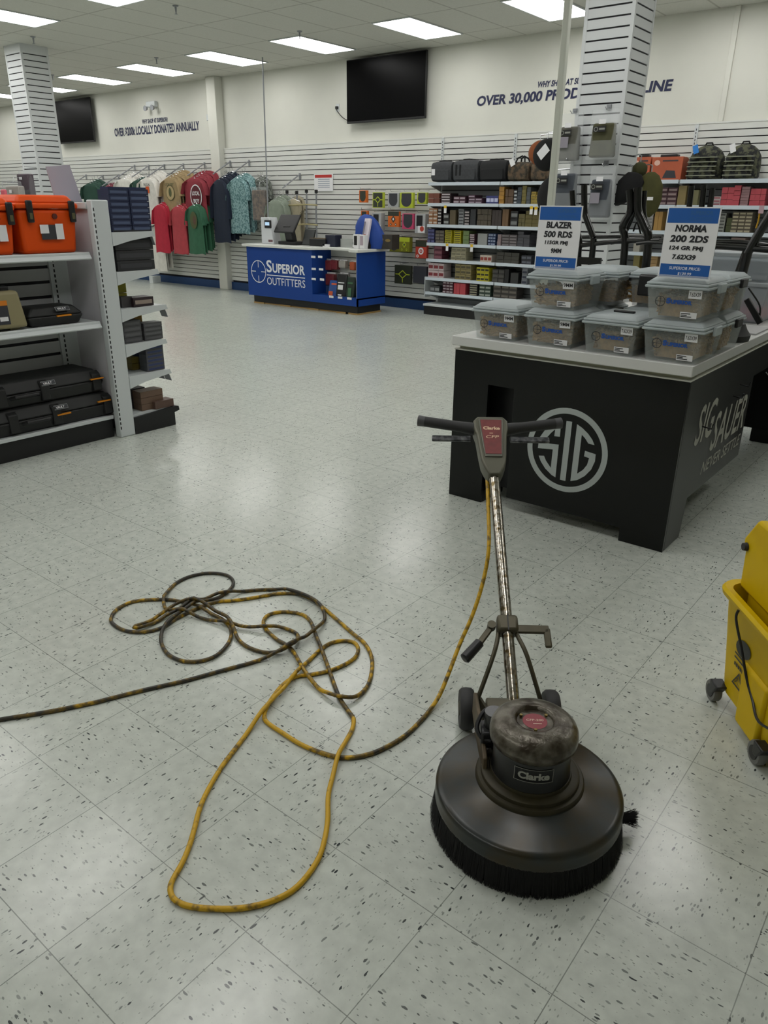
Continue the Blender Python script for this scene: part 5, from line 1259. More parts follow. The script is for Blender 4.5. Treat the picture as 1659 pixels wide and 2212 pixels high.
# pay terminal-like tilted box, papers
t = thing('tilted_scanner', 'black tilted device with grey square face beside the bowl base', 'scanner', (.47, 3.2, .901))
MB().hexa([(-.07, -.06, 0), (.07, -.06, 0), (.07, .06, 0), (-.07, .06, 0)], [(-.07, .0, .07), (.05, .0, .07), (.05, .05, .07), (-.07, .05, .07)]).build('foot', BLACKP, t, bevel=.01)
MB().obox((.02, -.015, .075), (.75, 0, -.65), (0, 1, 0), (.65, 0, .75), .075, .05, .014).build('head', BLACKP, t, bevel=.006)
mb = MB(); c = Vector((.02, -.015, .075)); nx = Vector((.75, 0, -.65)).normalized(); nz = Vector((.65, 0, .75)).normalized()
mb.add([c+nz*.0155+nx*a+Y*b for a, b in ((-.0, -.04), (.06, -.04), (.06, .04), (-.0, .04))], [(0, 1, 2, 3)]); plain_build(mb, 'grey_face', M('grey_face', '#77786f', .4), t)
t = thing('paper_sheets', 'thin stack of grey white papers on table near the bowl base', 'papers', (.5, 3.85, .901))
MB().box(-.1, .12, -.15, .15, 0, .008).build('sheets', M('grey_paper', '#a5a5a4', .6), t)
# translucent bins at the back of the table
BN = clear('bin_plastic', '#b9c0c6', .55, .3, .2)
def binn(x0, x1, y0, y1, z0, z1, label, stuffm=None):
    t = thing('clear_bin', label, 'bin', ((x0+x1)/2, (y0+y1)/2, z0)); W, D, H = (x1-x0)/2, (y1-y0)/2, z1-z0
    mb = MB(); mb.hexa([(-W+.02, -D+.02, 0), (W-.02, -D+.02, 0), (W-.02, D-.02, 0), (-W+.02, D-.02, 0)], [(-W, -D, H-.03), (W, -D, H-.03), (W, D, H-.03), (-W, D, H-.03)]); mb.build('bin_body', BN, t, bevel=.01)
    MB().box(-W-.01, W+.01, -D-.01, D+.01, H-.03, H-.005).build('bin_lid', clear('bin_lid_plastic', '#b4bbbf', .8, .3), t, bevel=.006)
    if stuffm: MB().box(-W+.03, W-.03, -D+.03, D-.03, .01, H*.35).build('contents', stuffm, t, bevel=.02)
    return t
binn(.14, .54, 4.15, 4.65, .901, 1.14, 'clear storage bin with pink and blue contents behind right sign', M('pink_contents', '#b8485c', .6, col2='#2c3a66', scale=6, thr=(.45, .55)))
binn(.14, .54, 4.17, 4.62, 1.141, 1.3, 'clear storage bin stacked on another bin behind right sign')
binn(.02, .3, 3.98, 4.14, .901, 1.02, 'small clear bin low behind the right rack post')

# --- goods on the right slatted column
CY = 6.02
o5 = (1130, 220); s5 = 5.027
def cb(a, b, y=5.9): return P(o5[0]+a/s5, o5[1]+b/s5, y=y)
def colbag(name, tl, br, mat, label, logo_at, tagat=None, inner=None, d=.09):
    a = cb(*tl); b = cb(*br); wd = b.x-a.x; h = a.z-b.z
    t = thing(name, label, 'pouch', ((a.x+b.x)/2, 5.9, a.z), 0, 'bagged gear on the slatted column')
    MB().hexa([(-wd*.44, -d*.45, -h), (wd*.44, -d*.45, -h), (wd*.44, d*.45, -h), (-wd*.44, d*.45, -h)], [(-wd*.4, -d*.3, -.03), (wd*.4, -d*.3, -.03), (wd*.4, d*.3, -.03), (-wd*.4, d*.3, -.03)]).build('gear', mat, t, bevel=.02, seg=3)
    MB().hexa([(-wd*.52, -d*.55, -h-.02), (wd*.52, -d*.55, -h-.02), (wd*.52, d*.55, -h-.02), (-wd*.52, d*.55, -h-.02)], [(-wd*.5, -d*.1, .075), (wd*.5, -d*.1, .075), (wd*.5, d*.1, .075), (-wd*.5, d*.1, .075)]).build('clear_bag', clear('bag_film', '#e6eaec', .16, .08), t, bevel=.012)
    MB().box(-.075, .035, -d*.55-.008, -d*.55-.003, -h*.34, -h*.2).build('brand_card', BLACKP, t)
    mb = MB(); ring(mb, (-.05, -d*.55-.009, -h*.27), X, Z, .018, .013, 20); quad(mb, (-.022, -d*.55-.009, -h*.27-.006), X, Z, .05, .014); plain_build(mb, 'card_print', M('silver_print', '#8e9088', .5), t)
    mb = MB(); quad(mb, (-.03, -d*.5-.012, -h*.14), X, Z, .06, .035); plain_build(mb, 'price_label', PAPER, t)
    if inner: mb = MB(); quad(mb, (-.07, -d*.5-.012, -h*.66), X, Z, .085, .085); plain_build(mb, 'photo_card', M('violet_grey_card', '#8b8690', .5), t)
    MB().tube([(-.03, .118, .1), (.0, .0, .07), (.02, -.08, .085)], .004, 6).build('peg_hook', CHROME, t, True)
    MB().box(-.05, -.01, .108, .118, .08, .12).build('hook_plate', METG, t)
    return t
GG = M('grey_green_gear', '#5c5b52', .75, var=.2, scale=14); OG = M('olive_gear', '#4b4a2e', .8, var=.3, scale=12); BGm = M('blue_grey_gear', '#3d434c', .7, var=.3, scale=10)
colbag('bagged_pouch', (395, 235), (610, 640), GG, 'grey pouch in clear bag, upper left on the slatted column', 0, inner=True)
colbag('bagged_pouch', (745, 195), (1000, 600), OG, 'olive green pouch in clear bag, upper right on slatted column', 0)
colbag('bagged_pouch', (345, 740), (575, 1180), BGm, 'dark blue grey pouch in clear bag, lower left on column', 0)
colbag('bagged_pouch', (735, 800), (945, 1260), BGm, 'slate pouch in clear bag, lower right on slatted column', 0, inner=True)
# small grey plate holders and wire baskets
# black round hats / caps at left of column
def hat(px, py, r, label, y=5.95, white=False, mat=BLACKF):
    q = P(px, py, y=y); t = thing('hanging_cap', label, 'cap', (q.x, q.y, q.z))
    MB().lathe([(0, -.05), (r*.5, -.045), (r*.85, -.015), (r, .03), (r*.97, .05), (0, .055)], 28, (0, 0, 0), 'y').build('crown', mat, t, True)
    if white:
        mb = MB(); mb.add([(-.06, -.056, .01), (-.01, -.056, -.05), (.07, -.056, .03), (.02, -.056, .09)], [(0, 1, 2, 3)]); plain_build(mb, 'white_tag', PAPER, t)
    MB().tube([(0, .02, r*.9), (.0, .03, r+.04), (.09, .06, r+.05), (max(.1, -1.68-q.x+.003), .08, r+.05)], .005, 6).build('wire_hook', CHROME, t, True)
    return t
hat(1178, 334, .14, 'black cap with white square tag left of the slatted column', white=True, y=6.1)
hat(1162, 330, .11, 'orange brown cap edge behind the black tagged cap', y=6.28, mat=M('rust_cloth', '#8a4a22', .8))
hat(1196, 425, .19, 'large black round hat low behind the pale pole', y=6.2)
# soft dark and olive sling bags right of column
def soft(px0, py0, px1, py1, y, mat, label, name='hanging_sling', cat='sling', tilt=0.0, tagw=False):
    a = P(px0, py0, y=y); b = P(px1, py1, y=y); wd = b.x-a.x; h = a.z-b.z
    t = thing(name, label, cat, ((a.x+b.x)/2, y, a.z))
    mb = MB(); nn = 16; vs = []; lv = [(0, .12, 0), (.08, .3, .02), (.3, .48, .0), (.6, .5, -.04), (.85, .4, -.1), (1, .15, -.16)]
    for z, k, dx in lv:
        for j in range(nn):
            th = 2*pi*j/nn; vs.append((cos(th)*k*wd+dx*tilt*wd*3, sin(th)*k*.09*(1+.2*sin(3*th)), -z*h))
    mb.add(vs, [(i*nn+j, i*nn+(j+1) % nn, (i+1)*nn+(j+1) % nn, (i+1)*nn+j) for i in range(5) for j in range(nn)]+[tuple(range(nn))[::-1], tuple(5*nn+j for j in range(nn))]); mb.build('cloth', mat, t, True, ang=70)
    MB().tube([(0, 0, -.02), (0, .0, .05), (-.04, .05, .06), (min(-1.243-t.location.x, -.02), .16, .06)], .005, 6).build('wire_hook', CHROME, t, True)
    if tagw: MB().box(.02, .07, -.075, -.072, -h*.62, -h*.55).build('price_tag', PAPER, t)
    return t
soft(1334, 372, 1386, 445, 6.1, BLACKF, 'black cloth sling hanging on the right side of the column', tilt=1)
soft(1378, 372, 1424, 470, 6.15, M('olive_cloth', '#4c4b22', .85, var=.3, scale=9), 'olive cloth sling hanging right of the column over the shelves', tagw=True)
soft(1368, 350, 1396, 382, 6.2, M('dark_olive_cloth', '#3c3c1e', .85), 'short olive strap bundle above the black sling')

# ================================================================== FLOOR MACHINE
GRM = M('worn_grey_steel', '#282c2b', .3, .1, col2='#33290f', scale=9, thr=(.36, .62), bump=.12, detail=7, spec=.45)
CAPM = M('scuffed_alloy', '#6b665b', .28, .4, col2='#3a3226', scale=26, thr=(.4, .6), bump=.5, detail=8)
MOT = M('black_motor_paint', '#0d0e10', .28, spec=.6)
CHR = M('pitted_chrome', '#9b968c', .2, .95, col2='#5f5238', scale=45, thr=(.36, .52), bump=.12)
RUB = M('dark_grey_rubber', '#2b2b2c', .65)
DIRT = M('oily_brown_ring', '#3a3420', .5, .3, var=.4, scale=12)
CSTM = M('cast_grey_brown', '#55503f', .42, .4, var=.2, scale=12)
FH = M('grey_green_housing', '#5d5c4e', .45, .3, var=.15, scale=9)
mc = thing('floor_machine', 'worn rotary floor machine with black brush and chrome handle pole', 'floor machine', (.938, .70, 0), radians(36.87))
MB().lathe([(.238, .072), (.243, .074), (.2448, .08), (.2435, .085), (.244, .108), (.2428, .116), (.237, .122), (.226, .1245), (.19, .132), (.15, .142), (.141, .145), (.139, .153), (.136, .157), (.127, .158), (.125, .168), (.121, .171), (.112, .172), (.0, .173)], 72).lathe([(0, .073), (.238, .073)], 72).build('deck', GRM, mc, True, ang=50)
MB().lathe([(.1405, .146), (.14, .1535), (.1365, .158), (.1275, .159), (.1262, .1685), (.1215, .172), (.106, .1725), (.104, .181)], 64).build('dirty_ring', DIRT, mc, True)
MB().lathe([(.104, .172), (.1, .19), (.098, .285), (.0, .286)], 56).build('motor_housing', MOT, mc, True)
prof = [(.099, .268), (.107, .270), (.111, .276), (.1125, .29), (.111, .303), (.106, .314), (.097, .3225), (.084, .3285), (.066, .3325), (.055, .333), (.049, .330), (.045, .322), (.0, .3215)]
MB().lathe(prof, 64).build('motor_cap', CAPM, mc, True, ang=60)
mb = MB(); disc(mb, (0, 0, .3225), X, Y, .031, .031, 32); b_ = plain_build(mb, 'red_badge', M('faded_red_label', '#8a2c38', .4), mc)
mb = MB(); put_text(mb, 'CFP-200', (-.022, .0, .3232), X, Y, .044, .008, .1, .01); quad(mb, (-.006, -.012, .3232), X, Y, .022, .003); plain_build(mb, 'badge_print', M('pale_print', '#d8b8a8', .5), b_)
for a in (.6, 2.6, 4.6): MB().lathe([(0, 0), (.004, 0), (.004, .006), (0, .007)], 8, (.038*cos(a), .038*sin(a), .3215)).build('screw', M('brass_screw', '#8a7a4a', .4, .8), mc, True)
# maker plate curved on the motor
off = radians(-6)
def wr(rad):
    def f(u, v): th = u/rad-off*-1; return Vector((rad*sin(u/rad+off), -rad*cos(u/rad+off), v))
    return f
def wq(mb, rad, u0, u1, v0, v1, n=10):
    f = wr(rad)
    for i in range(n):
        a = u0+(u1-u0)*i/n; b = u0+(u1-u0)*(i+1)/n; mb.add([f(a, v0), f(b, v0), f(b, v1), f(a, v1)], [(0, 1, 2, 3)])
mb = MB(); wq(mb, .1004, -.05, .05, .213, .252); pl = plain_build(mb, 'maker_plate', MOT, mc)
mb = MB()
for u0, u1, v0, v1 in ((-.05, .05, .213, .2142), (-.05, .05, .2508, .252), (-.05, -.0488, .213, .252), (.0488, .05, .213, .252)): wq(mb, .1007, u0, u1, v0, v1)
f_ = wr(.101); put_text(mb, 'Clarke', (0, 0, 0), X, Z, .08, .022, 0, .045, 0, lambda u, v: f_(u-.04, v+.2215))
plain_build(mb, 'plate_lettering', M('worn_silver_print', '#a3a39a', .4), pl)
# brush
rnd = random.Random(3)
MB().lathe([(.12, .002), (.245, .004), (.248, .03), (.236, .078), (.12, .078)], 64).build('brush_block', M('black_bristle', '#0b0b0b', .9), mc, True)
mb = MB()
for i in range(5200):
    a = 2*pi*rnd.random(); r0 = .238+rnd.random()*.006; r1 = .247+rnd.random()*.009; z1 = rnd.random()*.006; da = rnd.uniform(-.015, .015); wv = .0009
    p0 = Vector((r0*cos(a), r0*sin(a), .079)); p1 = Vector((r1*cos(a+da), r1*sin(a+da), z1)); tg = Vector((-sin(a), cos(a), 0))*wv
    mb.add([p0-tg, p0+tg, p1+tg*.5, p1-tg*.5], [(0, 1, 2, 3)])
a0 = atan2(.12, .24)
for i in range(260):
    a = -.12+rnd.uniform(-.1, .1); a = -.13+rnd.gauss(0, .028)
    p0 = Vector((.245*cos(a), .245*sin(a), .045)); p1 = p0+Vector((.034+rnd.random()*.012, rnd.uniform(-.012, .012), rnd.uniform(-.02, .022))); tg = Vector((0, .0009, .0003))
    mb.add([p0-tg, p0+tg, p1+tg*.4, p1-tg*.4], [(0, 1, 2, 3)])
br = plain_build(mb, 'bristles', _M['black_bristle'], mc); br['kind'] = 'stuff'
# wheels and axle
for s in (-1, 1):
    wh = MB().lathe([(.02, -.022), (.058, -.022), (.065, -.014), (.066, 0), (.065, .014), (.058, .022), (.02, .022)], 36, (s*.132, .385, .0665), 'x').build('wheel', RUB, mc, True)
    MB().lathe([(0, -.024), (.022, -.024), (.022, .024), (0, .024)], 20, (s*.132, .385, .0665), 'x').build('hub', FH, wh, True)
MB().tube([(-.11, .385, .0665), (.11, .385, .0665)], .009, 10).build('axle', CSTM, mc, True)
for s in (-1, 1):
    MB().prism([(.07, .12), (.07, .2), (.2, .2), (.40, .10), (.40, .05), (.3, .05), (.2, .1)], lambda a, b, t, s=s: (s*(.085+.008*t), a, b)).build('yoke_plate', DIRT, mc)
MB().box(-.084, .084, .2, .32, .13, .16).build('pivot_block', CSTM, mc, bevel=.006)
MB().prism([(-.02, .12), (.13, .12), (.30, .12), (.30, .19), (.12, .215), (-.0, .20)], lambda a, b, t: (-.112-.012*t, a, b)).build('side_bracket', M('rusty_brown_plate', '#5c4f3a', .5, .3, var=.3, scale=16), mc, bevel=.003)
MB().tube([(-.09, .085, .20), (-.09, .085, .285)], .026, 16).build('capacitor', MOT, mc, True)
MB().box(-.125, -.088, .05, .11, .19, .24).build('switch_box', BLACKP, mc, bevel=.006)
MB().tube(ARC([Vector((-.09, .12, .27)), Vector((-.115, .11, .265)), Vector((-.135, .08, .24)), Vector((-.125, .06, .22)), Vector((-.1, .05, .215))]), .006, 8).build('motor_lead', BLACKP, mc, True)
# pole and handle, on the line from (.33,.156) rising back
D3 = Vector((0, .88, .475)).normalized(); N3 = Vector((0, -.475, .88)).normalized(); P0 = Vector((0, .33, .156))
def H(a, s, n=0.0): return P0+X*a+D3*s+N3*n
MB().tube([H(0, -.12), H(0, .93)], .0193, 20).build('chrome_pole', CHR, mc, True)
mb = MB(); mb.prism([(-.021, .885), (.021, .885), (.036, .92), (.047, .955), (.052, 1.0), (.06, 1.1), (.068, 1.135), (.068, 1.175), (.052, 1.198), (-.052, 1.198), (-.068, 1.175), (-.068, 1.135), (-.06, 1.1), (-.052, 1.0), (-.047, .955), (-.036, .92)], lambda a, b, t: H(a, b, -.034+.062*t))
mb.build('handle_head', FH, mc, bevel=.008, seg=3)
mb = MB(); mb.prism([(-.034, .972), (.034, .972), (.049, 1.18), (-.049, 1.18)], lambda a, b, t: H(a, b, .028+.005*t)); bz = mb.build('label_bezel', M('dull_bezel', '#6a6a60', .35, .4), mc, bevel=.003)
mb = MB(); mb.prism([(-.030, .985), (.030, .985), (.042, 1.172), (-.042, 1.172)], lambda a, b, t: H(a, b, .0332+.001*t)); mb.build('red_label', M('faded_red_panel', '#7c3030', .45, var=.25, scale=30), bz)
mb = MB(); put_text(mb, 'Clarke', H(-.033, 1.115, .0348), X, D3, .066, .018, 0, .045); put_text(mb, 'CFP', H(-.026, 1.068, .0348), X, D3, .05, .016, .25, .01); quad(mb, H(-.01, 1.094, .0348), X, D3, .014, .003)
plain_build(mb, 'label_lettering', M('cream_print', '#e0c0a0', .4), bz)
for s in (-1, 1):
    g = MB().tube(ARC([H(s*.055, 1.150), H(s*.1, 1.160), H(s*.18, 1.175), H(s*.285, 1.195)], 4), [.026, .025, .0245, .024, .023, .0215, .021, .021, .021, .021, .021, .021, .022][:13], 16).build('grip', RUB, mc, True)
    MB().tube([H(s*.262, 1.1905), H(s*.288, 1.1955), H(s*.291, 1.196)], [.0215, .0225, .016], 16).build('grip_end', M('grey_worn_rubber', '#4a4a4c', .5), g, True)
    MB().obox(H(s*.155, 1.108, -.012), X, D3, N3, .078, .014, .006).build('switch_lever', M('scuffed_lever', '#35363a', .35, .5, col2='#77787a', scale=40, thr=(.35, .6)), mc, bevel=.004)
# clamp, braces, adjusting lever, hook arm
MB().obox(H(0, .245), X, D3, N3, .034, .03, .028).build('clamp', CSTM, mc, bevel=.01)
MB().obox(H(0, .245, .0285), X, D3, N3, .002, .03, .001).build('clamp_gap', BLACKP, mc)
MB().lathe([(0, -.012), (.014, -.012), (.014, .012), (0, .012)], 16, H(-.05, .245), None, None, (X, D3, N3)).build('pivot_knuckle', CSTM, mc, True)
MB().obox(H(-.075, .205), H(-.05, .245)-H(-.105, .165), N3, (H(-.05, .245)-H(-.105, .165)).cross(N3), .035, .006, .010).build('release_lever', CSTM, mc, bevel=.004)
MB().tube([H(-.092, .182), H(-.14, .125), H(-.143, .122)], [.0165, .018, .012], 14).build('lever_grip', BLACKP, mc, True)
MB().obox(H(.078, .235), X, D3, N3, .056, .015, .006).build('cord_hook', CSTM, mc, bevel=.004)
MB().obox(H(.127, .205), X, D3, N3, .011, .035, .006).build('hook_tip', CSTM, mc, bevel=.005)
for s in (-1, 1):
    MB().tube(ARC([H(s*.024, .262), H(s*.03, .215), H(s*.055, .14) if s > 0 else H(-.05, .14), Vector((s*.098, .39, .10)), Vector((s*.104, .385, .07))]), .0072, 10).build('brace_rod', CSTM, mc, True)

# ================================================================== POWER CORD
def crop5(l): return [(200+a*.3978, 1200+b*.3978) for a, b in l]
air = [(1056, 1178), (1045, 1250), (1022, 1325), (993, 1392), (967, 1460), (946, 1508)]
Rm_ = Matrix.Rotation(radians(36.87), 3, 'Z'); MO = Vector((.938, .70, 0))
def mw_(v): return Rm_ @ v + MO
pts = [mw_(H(-.004, .955, -.035)), mw_(H(-.020, .93, -.03)), mw_(H(-.024, .86, -.026)), mw_(H(-.026, .80, -.03))]
hs = [.40, .30, .205, .125, .06, .02]
for (px, py), z in zip(air, hs): pts.append(P(px, py, z=z))
fl = [(915, 1550), (880, 1585), (840, 1611), (795, 1630), (745, 1637), (700, 1628), (650, 1608), (610, 1583), (580, 1563), (571, 1550), (575, 1530), (590, 1505), (610, 1480), (635, 1463), (665, 1458), (700, 1452), (735, 1440), (765, 1422), (774, 1403), (765, 1388), (740, 1384), (712, 1390), (688, 1407), (662, 1433), (630, 1470), (600, 1505), (560, 1550), (520, 1602), (480, 1655), (450, 1705), (432, 1745), (420, 1790), (408, 1830), (393, 1865), (376, 1895), (368, 1915), (371, 1935), (385, 1949), (415, 1959), (460, 1963), (520, 1962), (580, 1949), (630, 1925), (665, 1890), (690, 1850), (702, 1810), (708, 1770), (709, 1720), (718, 1680), (730, 1640), (748, 1600), (761, 1575), (764, 1553)]
fl += crop5([(1400, 860), (1340, 770), (1290, 640), (1220, 460), (1190, 370), (1150, 325), (1080, 308), (1010, 307), (950, 325), (927, 360), (942, 400), (1000, 455), (1080, 510), (1150, 640), (1230, 725), (1310, 772), (1370, 785), (1430, 772), (1485, 720), (1512, 650), (1517, 560), (1480, 480), (1410, 420), (1330, 350), (1250, 280), (1180, 232), (1100, 207), (1000, 208), (870, 230), (760, 245), (680, 250), (600, 275), (520, 310), (450, 345), (380, 390), (280, 415), (180, 408), (115, 375), (100, 340), (135, 290), (220, 250), (320, 240), (420, 240), (500, 255), (570, 285), (650, 320), (710, 350), (750, 400), (745, 460), (700, 520), (640, 558), (560, 576), (480, 570), (410, 535), (375, 480), (375, 430), (400, 385), (450, 340), (520, 298), (600, 262), (680, 230), (740, 190), (765, 148), (740, 112), (680, 97), (600, 98), (510, 120), (440, 160), (395, 220), (388, 270), (410, 305), (480, 318), (580, 338), (650, 355), (760, 380), (850, 395), (930, 398), (1010, 392), (1080, 408), (1115, 435), (1105, 475), (1055, 512), (1000, 525), (930, 525), (850, 500), (790, 455), (760, 400), (720, 350), (660, 308), (600, 285), (530, 275), (450, 287), (380, 325), (300, 365), (232, 396), (238, 408), (310, 378), (400, 335), (480, 305), (560, 260), (650, 227), (750, 206), (860, 190), (980, 185), (1070, 200), (1150, 226), (1215, 262), (1255, 310), (1260, 350), (1235, 390), (1180, 435), (1110, 485), (1060, 515), (1000, 540), (850, 585), (700, 625), (500, 680), (300, 725), (100, 775), (0, 800), (-250, 850), (-500, 890), (-900, 960), (-1500, 1060)])
CRR = .0071
fl = [P(a, b, z=CRR) for a, b in fl]
ctl = pts+fl
cl = ARC(ctl, 6)
nair = (len(pts)-1)*6
# even spacing
out = [cl[0]]; acc = 0
for p in cl[1:]:
    if (p-out[-1]).length >= .012: out.append(p.copy())
zz = [p.z for p in out]
ai = next(i for i, p in enumerate(out) if (p-fl[0]).length < .03)
lift = [0.0]*len(out)
grid = {}
for i in range(ai, len(out)):
    p = out[i]; key = (int(p.x/.05), int(p.y/.05)); m = 0.0
    for dx in (-1, 0, 1):
        for dy in (-1, 0, 1):
            for j in grid.get((key[0]+dx, key[1]+dy), []):
                if i-j > 12:
                    q = out[j]
                    if (Vector((q.x, q.y))-Vector((p.x, p.y))).length < .0135: m = max(m, lift[j]+.0134)
    lift[i] = m
    grid.setdefault(key, []).append(i)
sm = lift[:]
for _ in range(1):
    sm = [max(lift[max(0, i-2):i+3]) for i in range(len(lift))]
for _ in range(6): sm = [(sm[max(i-1, 0)]+2*sm[i]+sm[min(i+1, len(sm)-1)])/4 for i in range(len(sm))]
for i in range(ai, len(out)): out[i].z = CRR+max(sm[i], lift[i]*.98)
CM_ = bpy.data.materials.new('grimy_yellow_cord'); CM_.use_nodes = True; nt = CM_.node_tree; b = nt.nodes['Principled BSDF']; b.inputs['Roughness'].default_value = .45
at = nt.nodes.new('ShaderNodeAttribute'); at.attribute_name = 'grime'
tcn = nt.nodes.new('ShaderNodeTexCoord'); nn_ = nt.nodes.new('ShaderNodeTexNoise'); nn_.inputs['Scale'].default_value = 40; nn_.inputs['Detail'].default_value = 5; nt.links.new(tcn.outputs['Object'], nn_.inputs['Vector'])
ad = nt.nodes.new('ShaderNodeMath'); ad.operation = 'ADD'; nt.links.new(at.outputs['Fac'], ad.inputs[0]); nt.links.new(nn_.outputs[0], ad.inputs[1])
rp = nt.nodes.new('ShaderNodeValToRGB'); e = rp.color_ramp.elements; e[0].position = .66; e[0].color = (*lin('#c79c06'), 1); e[1].position = 1.08 if False else 1.0; e[1].color = (*lin('#2e2a20'), 1)
e2 = rp.color_ramp.elements.new(.82); e2.color = (*lin('#6a5416'), 1)
nt.links.new(ad.outputs[0], rp.inputs[0]); nt.links.new(rp.outputs[0], b.inputs['Base Color'])
mb = MB().tube(out, CRR, 10); co = mb.build('power_cord', CM_, None, True)
tag(co, 'long grimy yellow power cord looped across the floor from the machine', 'cord')
me = co.data; atr = me.attributes.new('grime', 'FLOAT', 'POINT'); L_ = len(out)
rg = random.Random(5); kn = [rg.uniform(-.12, .12) for _ in range(400)]
from mathutils.kdtree import KDTree
kd = KDTree(L_)
for i, p in enumerate(out): kd.insert(p, i)
kd.balance()
i1 = min(range(L_), key=lambda i: (out[i]-P(768, 1553, z=CRR)).length)   # end of the big lower loop
for v in me.vertices:
    _, i, _ = kd.find(v.co); s = i/L_
    base = .12 if i < ai else (.30 if i < ai+30 else .15)
    if i > i1: base = .34
    if i > L_-330: base = .44
    k = i/14.0; a_ = int(k); fr = k-a_; base += kn[a_ % 400]*(1-fr)+kn[(a_+1) % 400]*fr
    atr.data[v.index].value = base

# ================================================================== MOP BUCKET
YEL = M('yellow_bucket_plastic', '#d4b200', .5, spec=.25, col2='#c4a000', scale=7, thr=(.25, .5), bump=.03)
bu = thing('mop_bucket', 'yellow wheeled mop bucket with side wringer at right edge', 'bucket', (1.117, 1.618, 0), atan2(-.777, .63)); 
L, W_ = .52, .36      # local x runs along the side seen, y goes away from the viewer
def rr(x0, x1, y0, y1, r, z, n=5):
    o = []
    for cx, cy, a0 in ((x1-r, y0+r, -pi/2), (x1-r, y1-r, 0), (x0+r, y1-r, pi/2), (x0+r, y0+r, pi)):
        for i in range(n+1): a = a0+pi/2*i/n; o.append(Vector((cx+r*cos(a), cy+r*sin(a), z)))
    return o
loops = [rr(.065, L-.08, .03, W_-.03, .05, .06), rr(.055, L-.05, .025, W_-.02, .05, .1), rr(.035, L-.03, .02, W_-.01, .055, .2), rr(-.004, L-.01, .012, W_, .06, .372), rr(-.026, L+.01, -.002, W_+.01, .065, .382), rr(-.03, L+.014, -.006, W_+.014, .068, .398), rr(-.022, L+.006, .002, W_+.006, .06, .408),
         rr(.0, L-.014, .022, W_-.014, .05, .405), rr(.015, L-.03, .032, W_-.016, .045, .35), rr(.06, L-.06, .05, W_-.035, .04, .12), rr(.07, L-.09, .06, W_-.045, .04, .08)]
mb = MB(); n = len(loops[0]); vs = [v for l in loops for v in l]
# the long side dips towards its middle
def dip(v):
    if v.z > .3: return Vector((v.x, v.y, v.z-.018*math.exp(-((v.x-.33)/.12)**2)))
    return v
vs = [dip(v) for v in vs]
mb.add(vs, [(i*n+j, i*n+(j+1) % n, (i+1)*n+(j+1) % n, (i+1)*n+j) for i in range(len(loops)-1) for j in range(n)]+[tuple(range(n))[::-1], tuple((len(loops)-1)*n+j for j in range(n))])
mb.build('bucket_body', YEL, bu, True, ang=50)
MB().hexa([(.22, .012, .035), (.35, .012, .035), (.35, .06, .035), (.22, .06, .035)], [(.205, .008, .24), (.36, .008, .24), (.36, .04, .25), (.205, .04, .25)]).build('raised_panel', YEL, bu, bevel=.01)
# wringer
wg = MB(); 
wg.hexa([(.05, .07, .18), (.30, .07, .18), (.30, .33, .18), (.05, .33, .18)], [(.03, .075, .40), (.34, .075, .40), (.34, .35, .40), (.03, .35, .40)])
wgo = wg.build('wringer_basket', YEL, bu, bevel=.012)
mb = MB().prism([(.0, .395), (.33, .395), (.36, .50), (.33, .64), (.03, .64), (-.03, .555), (-.03, .535), (-.01, .515)], lambda a, b, t: (a, .06+.035*t, b)); mb.build('wringer_front', YEL, bu, bevel=.01)
MB().prism([(.07, .395), (.35, .395), (.37, .50), (.36, .63), (.08, .63)], lambda a, b, t: (.01+.02*t, a, b)).build('wringer_side', YEL, bu, bevel=.008)
MB().box(.03, .34, .09, .37, .615, .64).build('wringer_lid', YEL, bu, bevel=.012)
MB().lathe([(0, -.012), (.012, -.012), (.014, 0), (0, .002)], 18, (.0, .058, .535), 'y').build('pivot_plug', RUB, bu, True)
# bail wire
MB().tube(ARC([Vector((.15, -.008, .39)), Vector((.155, -.012, .36)), Vector((.205, -.005, .29)), Vector((.25, .006, .21)), Vector((.30, .008, .17)), Vector((.38, -.006, .15)), Vector((.5, -.005, .2))]), .0042, 8).build('bail_wire', BLACKP, bu, True)
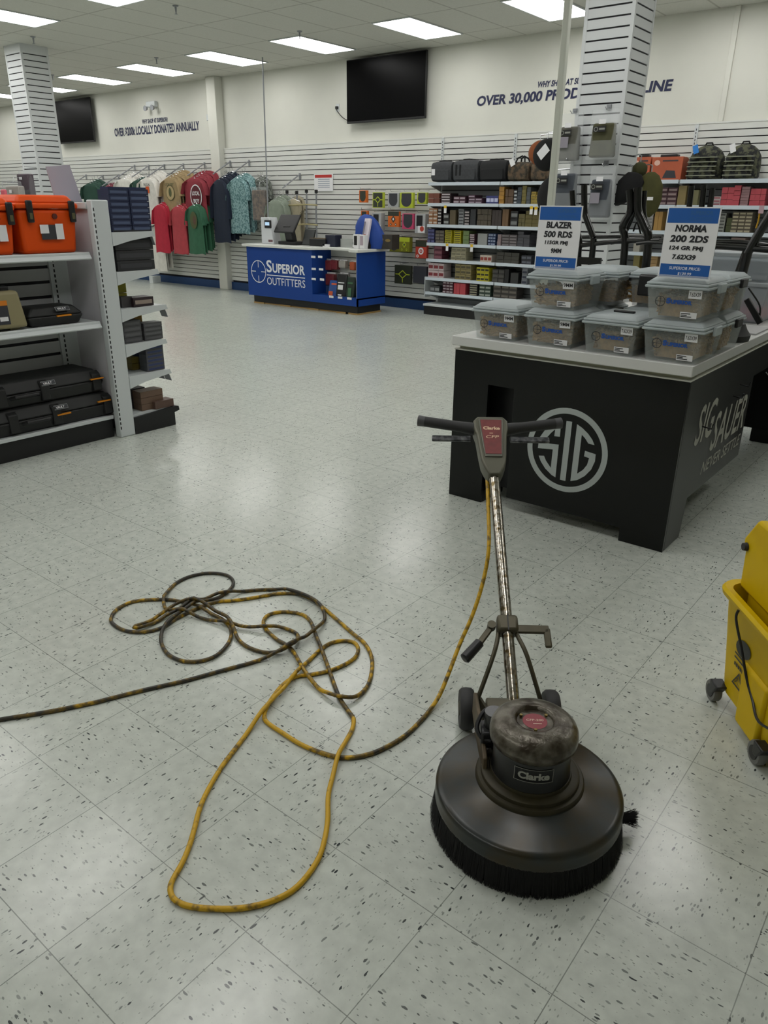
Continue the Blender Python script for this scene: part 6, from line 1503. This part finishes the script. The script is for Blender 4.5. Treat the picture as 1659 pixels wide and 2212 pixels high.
# decals on the slanting side
def side(u, v):  # u along, v height 0..1 between z .1 and .34
    z = .115+v*.25; u = u+.085; y = (.025-(z-.1)*.05)-.003 if z < .2 else .02-(z-.2)*.0465-.003; return Vector((u, y, z))
mb = MB(); mb.add([side(.10+.045*cos(a)+.01*sin(a), .62+.12*sin(a)) for a in [2*pi*i/20 for i in range(20)]], [tuple(range(20))])
for k in range(2):
    for i in range(6): mb.add([side(.055+.09*i/6, .47-.06*k), side(.055+.09*(i+1)/6, .47-.06*k), side(.055+.09*(i+1)/6, .475-.06*k+.02), side(.055+.09*i/6, .475-.06*k+.02)], [(0, 1, 2, 3)])
for i in range(7): mb.add([side(.06+.013*i, .31), side(.069+.013*i, .31), side(.069+.013*i, .36), side(.06+.013*i, .36)], [(0, 1, 2, 3)])
tri = [(.10, .28), (.062, .05), (.138, .05)]; tri2 = [(.10, .235), (.071, .075), (.129, .075)]
for i in range(3):
    a, b2 = tri[i], tri[(i+1) % 3]; c_, d_ = tri2[(i+1) % 3], tri2[i]; mb.add([side(*a), side(*b2), side(*c_), side(*d_)], [(0, 1, 2, 3)])
for a, b2 in (((.098, .20), (.092, .14)), ((.092, .14), (.108, .10)), ((.092, .14), (.08, .10)), ((.088, .18), (.106, .15))):
    mb.add([side(a[0]-.002, a[1]), side(a[0]+.002, a[1]), side(b2[0]+.002, b2[1]), side(b2[0]-.002, b2[1])], [(0, 1, 2, 3)])
plain_build(mb, 'black_decals', M('decal_black', '#24241a', .5), bu)
# casters
for cx, cy in ((.075, .014), (.384, .014), (.05, W_-.03), (.42, W_-.03)):
    c = MB().hexa([(cx-.008, cy-.017, .035), (cx+.012, cy-.017, .035), (cx+.012, cy+.017, .035), (cx-.008, cy+.017, .035)], [(cx-.012, cy-.02, .082), (cx+.045, cy-.02, .082), (cx+.045, cy+.022, .082), (cx-.012, cy+.022, .082)]).build('caster', BLACKP, bu, bevel=.005)
    MB().lathe([(.012, -.013), (.034, -.013), (.037, -.008), (.037, .008), (.034, .013), (.012, .013)], 28, (cx-.008, cy, .0372), 'y').build('wheel', M('grey_caster_tyre', '#6a6a66', .5), c, True)
    MB().lathe([(0, -.015), (.022, -.015), (.022, .015), (0, .015)], 20, (cx-.008, cy, .0372), 'y').build('wheel_hub', BLACKP, c, True)
